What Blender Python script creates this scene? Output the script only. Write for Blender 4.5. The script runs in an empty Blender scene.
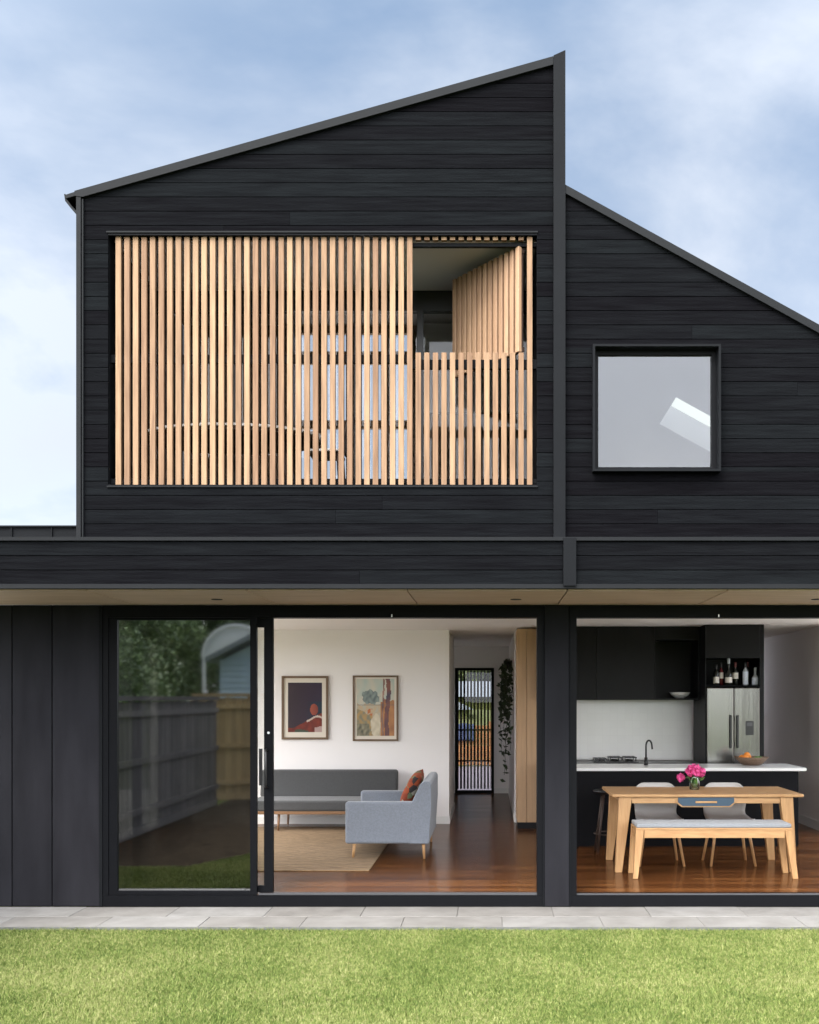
import bpy, bmesh, math, random
import numpy as np
from mathutils import Vector, Matrix
random.seed(7)
R = math.radians
scene = bpy.context.scene
col = scene.collection

# ------------------------------------------------------------------ camera
F, D, VX, VY, H = 1044.0, 9.0, 490.0, 698.0, 1.70   # focal (px), distance to facade, vanishing point, eye height
def dep(s): return F / s - D                         # facade scale (px per metre) -> depth y
def X(px, s=116.0): return (px - VX) / s
def Z(py, s=116.0): return H + (VY - py) / s
cam = bpy.data.cameras.new('camera'); cam_o = bpy.data.objects.new('camera', cam); col.objects.link(cam_o)
cam.sensor_fit = 'VERTICAL'; cam.sensor_height = 36; cam.lens = F / 1024 * 36
cam.shift_x = (409.5 - VX) / 1024; cam.shift_y = (VY - 512) / 1024
cam_o.location = (0, -D, H); cam_o.rotation_euler = (R(90), 0, 0)
cam.clip_start = 0.05; cam.clip_end = 3000
scene.camera = cam_o

# ------------------------------------------------------------------ helpers
def tag(o, label=None, cat=None, group=None, kind=None):
    if label: o['label'] = label
    if cat: o['category'] = cat
    if group: o['group'] = group
    if kind: o['kind'] = kind
    return o

def thing(name, label, cat, loc=(0, 0, 0), group=None):
    o = bpy.data.objects.new(name, None); col.objects.link(o)
    o.empty_display_size = 0.1
    o.location = loc
    return tag(o, label, cat, group)

def origin(o):
    v = Vector((0, 0, 0))
    while o is not None:
        v += o.location; o = o.parent
    return v

def children(o): return [c for c in bpy.data.objects if c.parent == o]
def copy_tree(o, parent=None):
    c = o.copy(); col.objects.link(c)
    if parent: c.parent = parent
    for ch in children(o): copy_tree(ch, c)
    return c

class MB:
    def __init__(self): self.bm = bmesh.new(); self.cols = None
    def box(self, x0, x1, y0, y1, z0, z1, bev=0, seg=2):
        if x0 > x1: x0, x1 = x1, x0
        if y0 > y1: y0, y1 = y1, y0
        if z0 > z1: z0, z1 = z1, z0
        return self.hexa([(x0,y0,z0),(x1,y0,z0),(x1,y1,z0),(x0,y1,z0),(x0,y0,z1),(x1,y0,z1),(x1,y1,z1),(x0,y1,z1)], bev, seg)
    def hexa(self, pts, bev=0, seg=2):
        b = self.bm
        v = [b.verts.new(p) for p in pts]
        fs = [b.faces.new([v[i] for i in q]) for q in ((3,2,1,0),(4,5,6,7),(0,1,5,4),(1,2,6,5),(2,3,7,6),(3,0,4,7))]
        if bev:
            es = list({e for f in fs for e in f.edges})
            bmesh.ops.bevel(b, geom=es, offset=bev, segments=seg, profile=0.5, affect='EDGES')
        return self
    def prism(self, poly, y0, y1, bev=0, seg=2):      # polygon in (x,z) extruded along y
        b = self.bm
        area = sum(poly[i][0]*poly[(i+1)%len(poly)][1]-poly[(i+1)%len(poly)][0]*poly[i][1] for i in range(len(poly)))
        if area < 0: poly = poly[::-1]
        f_ = [b.verts.new((p[0], y0, p[1])) for p in poly]; k_ = [b.verts.new((p[0], y1, p[1])) for p in poly]
        fs = [b.faces.new(f_), b.faces.new(k_[::-1])]
        n = len(poly)
        for i in range(n): fs.append(b.faces.new([f_[i], k_[i], k_[(i+1)%n], f_[(i+1)%n]]))
        if bev:
            es = list({e for f in fs for e in f.edges})
            bmesh.ops.bevel(b, geom=es, offset=bev, segments=seg, profile=0.5, affect='EDGES')
        return self
    def prism_xy(self, poly, z0, z1):                   # polygon in (x,y) extruded along z
        b = self.bm
        area = sum(poly[i][0]*poly[(i+1)%len(poly)][1]-poly[(i+1)%len(poly)][0]*poly[i][1] for i in range(len(poly)))
        if area < 0: poly = poly[::-1]
        lo = [b.verts.new((p[0], p[1], z0)) for p in poly]; hi = [b.verts.new((p[0], p[1], z1)) for p in poly]
        b.faces.new(lo[::-1]); b.faces.new(hi); n = len(poly)
        for i in range(n): b.faces.new([lo[i], lo[(i+1)%n], hi[(i+1)%n], hi[i]])
        return self
    def taper(self, c0, r0, c1, r1, n=12):              # cone frustum between two points
        b = self.bm; a = Vector(c0); d = Vector(c1) - a; d.normalize()
        u = d.orthogonal().normalized(); w = d.cross(u)
        A = [b.verts.new(a + (u*math.cos(t)+w*math.sin(t))*r0) for t in [2*math.pi*i/n for i in range(n)]]
        B = [b.verts.new(Vector(c1) + (u*math.cos(t)+w*math.sin(t))*r1) for t in [2*math.pi*i/n for i in range(n)]]
        for i in range(n):
            f = b.faces.new([A[i], A[(i+1)%n], B[(i+1)%n], B[i]]); f.smooth = True
        b.faces.new(A[::-1]); b.faces.new(B)
        return self
    def tube(self, pts, r, n=10):
        b = self.bm; pts = [Vector(p) for p in pts]; rings = []
        ref = None
        for i, p in enumerate(pts):
            d = (pts[min(i+1, len(pts)-1)] - pts[max(i-1, 0)]).normalized()
            if ref is None: ref = d.orthogonal().normalized()
            u = (ref - d*ref.dot(d)).normalized(); ref = u; w = d.cross(u)
            rr = r[i] if isinstance(r, (list, tuple)) else r
            rings.append([b.verts.new(p + (u*math.cos(t)+w*math.sin(t))*rr) for t in [2*math.pi*k/n for k in range(n)]])
        for A, B in zip(rings, rings[1:]):
            for i in range(n):
                f = b.faces.new([A[i], A[(i+1)%n], B[(i+1)%n], B[i]]); f.smooth = True
        b.faces.new(rings[0][::-1]); b.faces.new(rings[-1])
        return self
    def lathe(self, c, prof, n=24, cap=True):           # profile of (r,z) about vertical axis at c
        b = self.bm; rings = []
        for r, z in prof:
            rings.append([b.verts.new((c[0]+r*math.cos(2*math.pi*i/n), c[1]+r*math.sin(2*math.pi*i/n), c[2]+z)) for i in range(n)])
        for A, B in zip(rings, rings[1:]):
            for i in range(n):
                f = b.faces.new([A[i], A[(i+1)%n], B[(i+1)%n], B[i]]); f.smooth = True
        if cap:
            b.faces.new(rings[0][::-1]); b.faces.new(rings[-1])
        return self
    def quad(self, *pts):
        self.bm.faces.new([self.bm.verts.new(p) for p in pts]); return self
    def xform(self, m, start=0):
        self.bm.verts.ensure_lookup_table()
        for v in self.bm.verts[start:]: v.co = m @ v.co
        return self
    def build(self, name, m, parent=None, smooth=False, recalc=False):
        if recalc: bmesh.ops.recalc_face_normals(self.bm, faces=self.bm.faces)
        if parent is not None:
            o_ = origin(parent)
            for v in self.bm.verts: v.co -= o_
        me = bpy.data.meshes.new(name); self.bm.to_mesh(me); self.bm.free()
        if smooth:
            for p in me.polygons: p.use_smooth = True
        me.materials.append(m)
        o = bpy.data.objects.new(name, me); col.objects.link(o)
        if parent is not None: o.parent = parent
        return o

# ------------------------------------------------------------------ materials
def newmat(name):
    m = bpy.data.materials.new(name); m.use_nodes = True
    nt = m.node_tree; nt.nodes.clear()
    out = nt.nodes.new('ShaderNodeOutputMaterial')
    return m, nt, out
def N(nt, t, **k):
    n = nt.nodes.new(t)
    for a, v in k.items():
        if a in n.inputs: n.inputs[a].default_value = v
        else: setattr(n, a, v)
    return n
def L(nt, a, b): nt.links.new(a, b)
def math_n(nt, op, a, b=None):
    n = nt.nodes.new('ShaderNodeMath'); n.operation = op
    for i, v in enumerate((a, b)):
        if v is None: continue
        if isinstance(v, (int, float)): n.inputs[i].default_value = v
        else: nt.links.new(v, n.inputs[i])
    return n.outputs[0]
def scalecol(nt, colr, fac):
    """colour (socket or tuple) times scalar socket"""
    n = nt.nodes.new('ShaderNodeVectorMath'); n.operation = 'SCALE'
    if isinstance(colr, tuple): n.inputs[0].default_value = colr[:3]
    else: nt.links.new(colr, n.inputs[0])
    nt.links.new(fac, n.inputs['Scale'])
    return n.outputs[0]
def noise(nt, scale, stretch=(1,1,1), detail=4, rough=0.55, coord='Object', off=None):
    tc = nt.nodes.new('ShaderNodeTexCoord'); mp = nt.nodes.new('ShaderNodeMapping')
    mp.inputs['Scale'].default_value = stretch
    nt.links.new(tc.outputs[coord], mp.inputs['Vector'])
    src = mp.outputs[0]
    if off is not None:
        ad = nt.nodes.new('ShaderNodeVectorMath'); ad.operation = 'ADD'
        nt.links.new(src, ad.inputs[0]); nt.links.new(off, ad.inputs[1]); src = ad.outputs[0]
    n = N(nt, 'ShaderNodeTexNoise', Scale=scale, Detail=detail, Roughness=rough)
    nt.links.new(src, n.inputs['Vector'])
    return n.outputs['Fac']
def pmat(name, c, rough=0.5, var=0.0, scale=6, stretch=(1,1,1), island=0.0, bump=0.0, bscale=60, bstretch=None, metal=0.0, spec=0.5, c2=None, coat=0.0, detail=4, sheen=0.0, rvar=0.0):
    """Principled with noise variation, random tint per loose piece, and bump."""
    m, nt, out = newmat(name)
    p = N(nt, 'ShaderNodeBsdfPrincipled', Roughness=rough, Metallic=metal)
    p.inputs['Specular IOR Level'].default_value = spec
    p.inputs['Coat Weight'].default_value = coat; p.inputs['Coat Roughness'].default_value = 0.12
    if sheen: p.inputs['Sheen Weight'].default_value = sheen
    L(nt, p.outputs[0], out.inputs[0])
    colr = tuple(c) + (1,)
    off = None; rnd = None
    if island:
        g = nt.nodes.new('ShaderNodeNewGeometry'); rnd = g.outputs['Random Per Island']
        cb = nt.nodes.new('ShaderNodeCombineXYZ')
        L(nt, math_n(nt, 'MULTIPLY', rnd, 37.0), cb.inputs[0]); L(nt, math_n(nt, 'MULTIPLY', rnd, 91.0), cb.inputs[1]); L(nt, math_n(nt, 'MULTIPLY', rnd, 53.0), cb.inputs[2])
        off = cb.outputs[0]
    fac = None
    nz = None
    if var or c2:
        nz = noise(nt, scale, stretch, detail, off=off)
    src = colr
    if c2:
        mx = nt.nodes.new('ShaderNodeMix'); mx.data_type = 'RGBA'
        mx.inputs[6].default_value = colr; mx.inputs[7].default_value = tuple(c2) + (1,)
        if rnd is not None:
            t = math_n(nt, 'ADD', math_n(nt, 'MULTIPLY', rnd, 0.9), math_n(nt, 'MULTIPLY', math_n(nt, 'SUBTRACT', nz, 0.5), 1.2))
        else:
            t = math_n(nt, 'ADD', math_n(nt, 'MULTIPLY', math_n(nt, 'SUBTRACT', nz, 0.5), 3.0), 0.5)
        cl = nt.nodes.new('ShaderNodeClamp'); L(nt, t, cl.inputs[0])
        L(nt, cl.outputs[0], mx.inputs[0]); src = mx.outputs[2]
    if var:
        fac = math_n(nt, 'ADD', math_n(nt, 'MULTIPLY', math_n(nt, 'SUBTRACT', nz, 0.5), 2*var*2), 1.0)
    if rnd is not None:
        g2 = math_n(nt, 'ADD', math_n(nt, 'MULTIPLY', math_n(nt, 'SUBTRACT', rnd, 0.5), 2*island), 1.0)
        fac = g2 if fac is None else math_n(nt, 'MULTIPLY', fac, g2)
    if fac is not None:
        L(nt, scalecol(nt, src, math_n(nt, 'MAXIMUM', fac, 0.05)), p.inputs['Base Color'])
    elif c2: L(nt, src, p.inputs['Base Color'])
    else: p.inputs['Base Color'].default_value = colr
    if rvar and nz is not None:
        L(nt, math_n(nt, 'ADD', math_n(nt, 'MULTIPLY', math_n(nt, 'SUBTRACT', nz, 0.5), rvar), rough), p.inputs['Roughness'])
    if bump:
        nb = noise(nt, bscale, bstretch or stretch, 3, off=off)
        b = N(nt, 'ShaderNodeBump', Strength=bump, Distance=0.01)
        L(nt, nb, b.inputs['Height']); L(nt, b.outputs[0], p.inputs['Normal'])
    return m
def glassmat(name, refl, tint):
    m, nt, out = newmat(name)
    tr = N(nt, 'ShaderNodeBsdfTransparent'); tr.inputs[0].default_value = tuple(tint) + (1,)
    gl = N(nt, 'ShaderNodeBsdfGlossy'); gl.inputs['Roughness'].default_value = 0.03 if refl > 0.3 else 0.0; gl.inputs[0].default_value = (0.95, 0.97, 1, 1)
    lw = N(nt, 'ShaderNodeFresnel', IOR=1.5)
    f = math_n(nt, 'ADD', math_n(nt, 'MULTIPLY', lw.outputs[0], 0.9), refl - 0.036)
    mx = N(nt, 'ShaderNodeMixShader'); L(nt, f, mx.inputs[0])
    L(nt, tr.outputs[0], mx.inputs[1]); L(nt, gl.outputs[0], mx.inputs[2]); L(nt, mx.outputs[0], out.inputs[0])
    return m

M = {}
M['char'] = pmat('charred_boards', (0.0048,0.0046,0.0056), 0.8, var=0.30, scale=6, stretch=(0.35,1,7), island=0.13, bump=0.4, bscale=48, bstretch=(0.5,1,3), c2=(0.0058,0.0066,0.0074), spec=0.0, detail=7)
M['backing'] = pmat('black_backing', (0.006,0.006,0.007), 0.9, var=0.1)
M['panel'] = pmat('dark_panel', (0.0146,0.0145,0.0172), 0.6, var=0.22, scale=3, stretch=(2.5,1,0.5), detail=7, bump=0.06, bscale=80, spec=0.03, island=0.06)
M['alu'] = pmat('black_aluminium', (0.0050,0.0053,0.0064), 0.45, var=0.08, scale=9, spec=0.06)
M['trim'] = pmat('grey_metal_trim', (0.0100,0.0108,0.0120), 0.6, var=0.08, scale=4, stretch=(1,1,1), spec=0.08)
M['trim_dark'] = pmat('charcoal_metal_trim', (0.0068,0.0074,0.0086), 0.6, var=0.08, scale=4, spec=0.05)
M['track'] = pmat('aluminium_track', (0.075,0.075,0.08), 0.45, var=0.06, metal=0.3)
M['soffit'] = pmat('plywood_soffit', (0.42,0.302,0.222), 0.6, var=0.16, scale=3, stretch=(0.6,5,1), island=0.05, detail=6)
M['batten'] = pmat('pine_batten', (0.178,0.104,0.062), 0.65, var=0.26, scale=5, stretch=(8,8,0.5), island=0.12, c2=(0.226,0.148,0.088), spec=0.15, bump=0.1, bscale=40, bstretch=(6,6,0.4), detail=6)
M['batten_in'] = pmat('cedar_batten', (0.27,0.155,0.088), 0.6, var=0.16, scale=5, stretch=(8,8,0.7), island=0.12, c2=(0.29,0.18,0.105), detail=6)
M['white_wall'] = pmat('white_plaster', (0.81,0.78,0.775), 0.7, var=0.015, scale=2, bump=0.03, bscale=120)
M['white_room'] = pmat('cool_white_plaster', (0.68,0.675,0.75), 0.75, var=0.015, scale=2)
M['grey_wall'] = pmat('grey_plaster', (0.50,0.49,0.485), 0.7, var=0.02, scale=2)
M['ceil'] = pmat('white_ceiling', (0.82,0.79,0.76), 0.8, var=0.01)
M['skirt'] = pmat('white_gloss_paint', (0.72,0.71,0.69), 0.35, var=0.01)
M['black_ply'] = pmat('black_joinery', (0.0065,0.0065,0.0075), 0.45, var=0.12, scale=3, spec=0.15)
M['island_black'] = pmat('black_stained_panel', (0.0085,0.0085,0.0100), 0.6, spec=0.05, var=0.12, scale=3)
M['stone_white'] = pmat('white_stone_top', (0.78,0.78,0.77), 0.22, var=0.03, scale=9)
M['steel'] = pmat('brushed_steel', (0.185,0.18,0.17), 0.2, var=0.05, scale=5, stretch=(14,14,0.4), metal=0.97, bump=0.55, bscale=2.0, bstretch=(2.6,1,0.10))
M['black'] = pmat('black_satin', (0.010,0.010,0.011), 0.35, var=0.05)
M['oak'] = pmat('pale_oak', (0.45,0.245,0.102), 0.5, var=0.10, scale=6, stretch=(1,6,6), detail=6, c2=(0.50,0.29,0.128))
M['oak_v'] = pmat('pale_oak_upright', (0.45,0.245,0.102), 0.5, var=0.10, scale=6, stretch=(8,8,0.8), detail=6, c2=(0.50,0.29,0.128))
M['oak_panel'] = pmat('oak_veneer', (0.46,0.285,0.155), 0.5, var=0.12, scale=5, stretch=(9,9,0.5), detail=6)
M['blue'] = pmat('slate_blue_paint', (0.030,0.065,0.105), 0.45, var=0.06)
M['brown_wall'] = pmat('brown_stained_lining', (0.20,0.132,0.086), 0.7, var=0.15, scale=5, stretch=(8,8,0.6))
M['felt'] = pmat('pale_grey_felt', (0.27,0.285,0.305), 0.9, var=0.10, scale=50, bump=0.15, bscale=300, sheen=0.2)
M['shell'] = pmat('pale_grey_shell', (0.50,0.49,0.48), 0.5, var=0.03, scale=4)
M['sofa'] = pmat('charcoal_wool', (0.060,0.061,0.063), 0.95, var=0.16, scale=70, bump=0.25, bscale=350, sheen=0.25)
M['loveseat'] = pmat('blue_grey_wool', (0.225,0.248,0.29), 0.95, var=0.14, scale=70, bump=0.25, bscale=350, sheen=0.3)
M['walnut'] = pmat('brown_timber', (0.22,0.12,0.06), 0.45, var=0.12, scale=6, stretch=(1,7,7))
M['dark_wood'] = pmat('dark_timber', (0.05,0.03,0.022), 0.5, var=0.12, scale=6, stretch=(7,7,1))
M['frame_wood'] = pmat('picture_frame_timber', (0.14,0.085,0.05), 0.5, var=0.12, scale=9)
M['mount'] = pmat('cream_mount', (0.66,0.60,0.52), 0.8, var=0.02)
M['paver'] = pmat('grey_stone_paver', (0.168,0.159,0.148), 0.8, var=0.26, scale=3.5, island=0.14, bump=0.12, bscale=50, c2=(0.150,0.146,0.140), detail=8, spec=0.2)
M['joint'] = pmat('sandy_joint', (0.10,0.095,0.086), 0.9, var=0.2, scale=20)
M['edge'] = pmat('dark_edging', (0.10,0.10,0.095), 0.8, var=0.2, scale=12)
M['soil'] = pmat('turf_base', (0.075,0.105,0.028), 0.95, spec=0.0, var=0.3, scale=3, c2=(0.10,0.12,0.035), bump=0.4, bscale=90)
def grass_mat():
    m, nt, out = newmat('lawn_blades')
    p = N(nt, 'ShaderNodeBsdfPrincipled', Roughness=0.7); p.inputs['Specular IOR Level'].default_value = 0.2
    L(nt, p.outputs[0], out.inputs[0])
    rnd = nt.nodes.new('ShaderNodeNewGeometry').outputs['Random Per Island']
    big = noise(nt, 1.1, detail=3); clump = noise(nt, 38, (1, 0.7, 1), 3, 0.7); fine = noise(nt, 120, (1, 0.8, 1), 2)
    t = math_n(nt, 'ADD', math_n(nt, 'ADD', math_n(nt, 'MULTIPLY', math_n(nt, 'SUBTRACT', clump, 0.5), 2.4), math_n(nt, 'MULTIPLY', math_n(nt, 'SUBTRACT', fine, 0.5), 1.6)),
        math_n(nt, 'ADD', math_n(nt, 'MULTIPLY', math_n(nt, 'SUBTRACT', big, 0.5), 1.2), math_n(nt, 'MULTIPLY', rnd, 0.9)))
    rp_ = nt.nodes.new('ShaderNodeValToRGB'); r_ = rp_.color_ramp
    r_.elements[0].position = 0.0; r_.elements[0].color = (0.052,0.084,0.016,1); r_.elements[1].position = 1.0; r_.elements[1].color = (0.275,0.270,0.115,1)
    e = r_.elements.new(0.38); e.color = (0.118,0.162,0.032,1); e = r_.elements.new(0.72); e.color = (0.184,0.214,0.060,1)
    L(nt, t, rp_.inputs[0]); L(nt, rp_.outputs[0], p.inputs['Base Color'])
    return m
M['grass'] = grass_mat()
M['fence_grey'] = pmat('weathered_palings', (0.075,0.070,0.067), 0.9, spec=0.05, var=0.25, scale=5, stretch=(7,7,0.6), island=0.22)
M['fence_new'] = pmat('new_pine_palings', (0.36,0.25,0.12), 0.8, var=0.2, scale=5, stretch=(7,7,0.6), island=0.18)
M['fence_orange'] = pmat('orange_timber_fence', (0.22,0.095,0.032), 0.8, var=0.2, scale=5, stretch=(1,7,7), island=0.15)
M['leaf'] = pmat('dark_leaves', (0.075,0.13,0.042), 0.6, var=0.3, scale=1.5, island=0.45, c2=(0.13,0.18,0.06))
M['leaf_light'] = pmat('bright_leaves', (0.06,0.095,0.02), 0.6, var=0.3, scale=1.5, island=0.45, c2=(0.10,0.12,0.03))
M['leaf_dark'] = pmat('indoor_leaves', (0.030,0.052,0.022), 0.5, var=0.2, scale=9, island=0.3)
M['bark'] = pmat('bark', (0.09,0.07,0.055), 0.9, var=0.3, scale=8, stretch=(6,6,1), bump=0.5, bscale=20)
M['blue_board'] = pmat('pale_blue_weatherboard', (0.42,0.52,0.64), 0.7, var=0.08, scale=4)
M['pale_roof'] = pmat('pale_metal_roof', (0.16,0.18,0.20), 0.7, var=0.05, scale=4)
M['white_canvas'] = pmat('white_canvas', (0.78,0.77,0.74), 0.7, var=0.05, scale=4)
M['tarp'] = pmat('blue_sheet', (0.022,0.035,0.085), 0.7, var=0.15, scale=6)
M['bank'] = pmat('yellow_green_bank', (0.10,0.10,0.026), 0.95, var=0.35, scale=2.5, c2=(0.065,0.078,0.02))
M['path'] = pmat('mauve_grey_path', (0.13,0.11,0.13), 0.85, var=0.15, scale=5)
M['curtain'] = pmat('white_sheer', (0.7,0.7,0.7), 0.9, var=0.04)
M['white_metal'] = pmat('white_powdercoat', (0.78,0.77,0.75), 0.4, var=0.02)
M['pink'] = pmat('pink_petals', (0.72,0.05,0.26), 0.6, var=0.25, scale=40, island=0.25, c2=(0.80,0.13,0.38))
M['stem'] = pmat('green_stems', (0.10,0.20,0.05), 0.5, var=0.2, scale=20)
M['orange'] = pmat('orange_peel', (0.80,0.26,0.03), 0.45, var=0.08, scale=30, bump=0.1, bscale=200)
M['wicker'] = pmat('brown_wicker', (0.16,0.10,0.065), 0.7, var=0.4, scale=40, stretch=(1,1,3), bump=0.5, bscale=90)
M['ceramic'] = pmat('white_ceramic', (0.74,0.74,0.73), 0.25, var=0.01)
M['label'] = pmat('paper_label', (0.70,0.66,0.60), 0.7, var=0.12, scale=60)
M['label_blue'] = pmat('cool_label', (0.55,0.60,0.68), 0.7, var=0.15, scale=60)
M['btl_dark'] = pmat('dark_bottle_glass', (0.012,0.014,0.012), 0.12, var=0.1)
M['btl_red'] = pmat('red_bottle', (0.10,0.012,0.015), 0.15, var=0.1)
M['btl_clear'] = pmat('clear_bottle', (0.35,0.38,0.40), 0.1, var=0.1)
M['foil'] = pmat('red_foil', (0.16,0.03,0.03), 0.35, var=0.1)
M['slat_bright'] = pmat('door_slats', (0.05,0.05,0.055), 0.5, var=0.1)
M['lock'] = pmat('bright_steel', (0.7,0.7,0.7), 0.3, metal=0.5, var=0.02)
def diffuser():
    m, nt, out = newmat('white_skylight_diffuser')
    t_ = N(nt, 'ShaderNodeBsdfTranslucent'); t_.inputs[0].default_value = (0.40,0.41,0.385,1); L(nt, t_.outputs[0], out.inputs[0]); return m
M['diffuser'] = diffuser()
M['bounce_gravel'] = pmat('pale_bounce_paving', (0.50,0.485,0.46), 0.85, var=0.12, scale=3)  # pale ground added beside the house to bounce daylight indoors
M['mulch'] = pmat('dark_mulch', (0.022,0.0175,0.013), 0.95, spec=0.0, var=0.4, scale=6, bump=0.6, bscale=60)
M['glass_bal'] = glassmat('balcony_glass', 0.016, (0.86,0.86,0.86))
M['glass_door'] = glassmat('grey_door_glass', 0.010, (0.72,0.72,0.73))
M['glass_tint'] = glassmat('reflective_dark_glass', 0.36, (0.15,0.15,0.14))
M['glass'] = glassmat('window_glass', 0.042, (0.9,0.91,0.92))
M['glass_clear'] = glassmat('clear_glass', 0.06, (0.95,0.96,0.95))
M['glass_green'] = glassmat('vase_glass', 0.12, (0.80,0.90,0.78))

# polished timber floor: boards along x, tint per board, gloss coat
def floor_mat():
    m, nt, out = newmat('polished_hardwood_floor')
    p = N(nt, 'ShaderNodeBsdfPrincipled', Roughness=0.32)
    p.inputs['Specular IOR Level'].default_value = 0.07
    p.inputs['Coat Weight'].default_value = 0.0; p.inputs['Coat Roughness'].default_value = 0.2
    L(nt, p.outputs[0], out.inputs[0])
    tc = nt.nodes.new('ShaderNodeTexCoord')
    br = N(nt, 'ShaderNodeTexBrick'); br.offset = 0.37; br.offset_frequency = 2
    br.inputs['Color1'].default_value = (0,0,0,1); br.inputs['Color2'].default_value = (1,1,1,1); br.inputs['Mortar'].default_value = (0.5,0.5,0.5,1)
    br.inputs['Scale'].default_value = 1.0; br.inputs['Mortar Size'].default_value = 0.0012; br.inputs['Mortar Smooth'].default_value = 0.0
    br.inputs['Brick Width'].default_value = 1.9; br.inputs['Row Height'].default_value = 0.108; br.inputs['Bias'].default_value = 0.0
    L(nt, tc.outputs['Object'], br.inputs['Vector'])
    sp = nt.nodes.new('ShaderNodeSeparateColor'); L(nt, br.outputs['Color'], sp.inputs[0])
    gr = noise(nt, 4, (0.9, 11, 1), 7, 0.6)
    t = math_n(nt, 'ADD', math_n(nt, 'MULTIPLY', sp.outputs[0], 0.6), math_n(nt, 'MULTIPLY', math_n(nt, 'SUBTRACT', gr, 0.3), 0.9))
    rp = nt.nodes.new('ShaderNodeValToRGB')
    rp.color_ramp.elements[0].color = (0.048,0.0165,0.0055,1); rp.color_ramp.elements[1].color = (0.200,0.082,0.026,1)
    e = rp.color_ramp.elements.new(0.5); e.color = (0.110,0.041,0.0130,1)
    L(nt, t, rp.inputs[0])
    L(nt, scalecol(nt, rp.outputs[0], math_n(nt, 'SUBTRACT', 1.0, math_n(nt, 'MULTIPLY', br.outputs['Fac'], 0.6))), p.inputs['Base Color'])
    L(nt, math_n(nt, 'ADD', math_n(nt, 'MULTIPLY', gr, 0.14), 0.15), p.inputs['Roughness'])
    return m
M['floor'] = floor_mat()

def tile_mat():
    m, nt, out = newmat('white_tile')
    p = N(nt, 'ShaderNodeBsdfPrincipled', Roughness=0.22); L(nt, p.outputs[0], out.inputs[0])
    tc = nt.nodes.new('ShaderNodeTexCoord'); mp = nt.nodes.new('ShaderNodeMapping'); mp.inputs['Rotation'].default_value = (R(90), 0, 0)
    L(nt, tc.outputs['Object'], mp.inputs[0])
    br = N(nt, 'ShaderNodeTexBrick'); br.offset = 0.0
    br.inputs['Color1'].default_value = (0.82,0.82,0.805,1); br.inputs['Color2'].default_value = (0.80,0.80,0.785,1); br.inputs['Mortar'].default_value = (0.775,0.775,0.76,1)
    br.inputs['Scale'].default_value = 1; br.inputs['Mortar Size'].default_value = 0.002; br.inputs['Brick Width'].default_value = 0.1; br.inputs['Row Height'].default_value = 0.1
    L(nt, mp.outputs[0], br.inputs['Vector']); L(nt, br.outputs[0], p.inputs['Base Color'])
    return m
M['tile'] = tile_mat()

def jute_mat():
    m, nt, out = newmat('woven_jute')
    p = N(nt, 'ShaderNodeBsdfPrincipled', Roughness=0.95); L(nt, p.outputs[0], out.inputs[0])
    tc = nt.nodes.new('ShaderNodeTexCoord')
    w = N(nt, 'ShaderNodeTexWave', Scale=3.4, Distortion=3.0, Detail=3.0); w.bands_direction = 'Y'; w.inputs['Detail Scale'].default_value = 3.0
    L(nt, tc.outputs['Object'], w.inputs[0])
    nz = noise(nt, 5, (1.2, 16, 1), 6, 0.65)
    f = math_n(nt, 'ADD', math_n(nt, 'MULTIPLY', w.outputs['Fac'], 0.55), math_n(nt, 'ADD', math_n(nt, 'MULTIPLY', nz, 1.5), -0.15))
    L(nt, scalecol(nt, (0.285,0.190,0.105), f), p.inputs['Base Color'])
    b = N(nt, 'ShaderNodeBump', Strength=0.6, Distance=0.01); L(nt, w.outputs['Fac'], b.inputs['Height']); L(nt, b.outputs[0], p.inputs['Normal'])
    return m
M['jute'] = jute_mat()

def cushion_mat():
    m, nt, out = newmat('patterned_cushion_fabric')
    p = N(nt, 'ShaderNodeBsdfPrincipled', Roughness=0.9); L(nt, p.outputs[0], out.inputs[0])
    tc = nt.nodes.new('ShaderNodeTexCoord')
    v = N(nt, 'ShaderNodeTexVoronoi', Scale=15.0); L(nt, tc.outputs['Object'], v.inputs['Vector'])
    s = nt.nodes.new('ShaderNodeSeparateColor'); L(nt, v.outputs['Color'], s.inputs[0])
    rp = nt.nodes.new('ShaderNodeValToRGB'); rp.color_ramp.interpolation = 'CONSTANT'
    cs = [(0.0,(0.28,0.055,0.016,1)),(0.34,(0.025,0.022,0.022,1)),(0.55,(0.36,0.33,0.27,1)),(0.72,(0.22,0.04,0.014,1)),(0.9,(0.12,0.15,0.08,1))]
    rp.color_ramp.elements[0].color = cs[0][1]; rp.color_ramp.elements[1].position = cs[1][0]; rp.color_ramp.elements[1].color = cs[1][1]
    for q, c in cs[2:]:
        e = rp.color_ramp.elements.new(q); e.color = c
    L(nt, s.outputs[0], rp.inputs[0]); L(nt, rp.outputs[0], p.inputs['Base Color'])
    return m
M['cushion'] = cushion_mat()

def attr_mat(name, rough=0.5):
    m, nt, out = newmat(name)
    p = N(nt, 'ShaderNodeBsdfPrincipled', Roughness=rough); L(nt, p.outputs[0], out.inputs[0])
    a = nt.nodes.new('ShaderNodeAttribute'); a.attribute_name = 'art'
    L(nt, a.outputs['Color'], p.inputs['Base Color'])
    return m
M['art'] = attr_mat('printed_artwork', 0.35)

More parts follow.
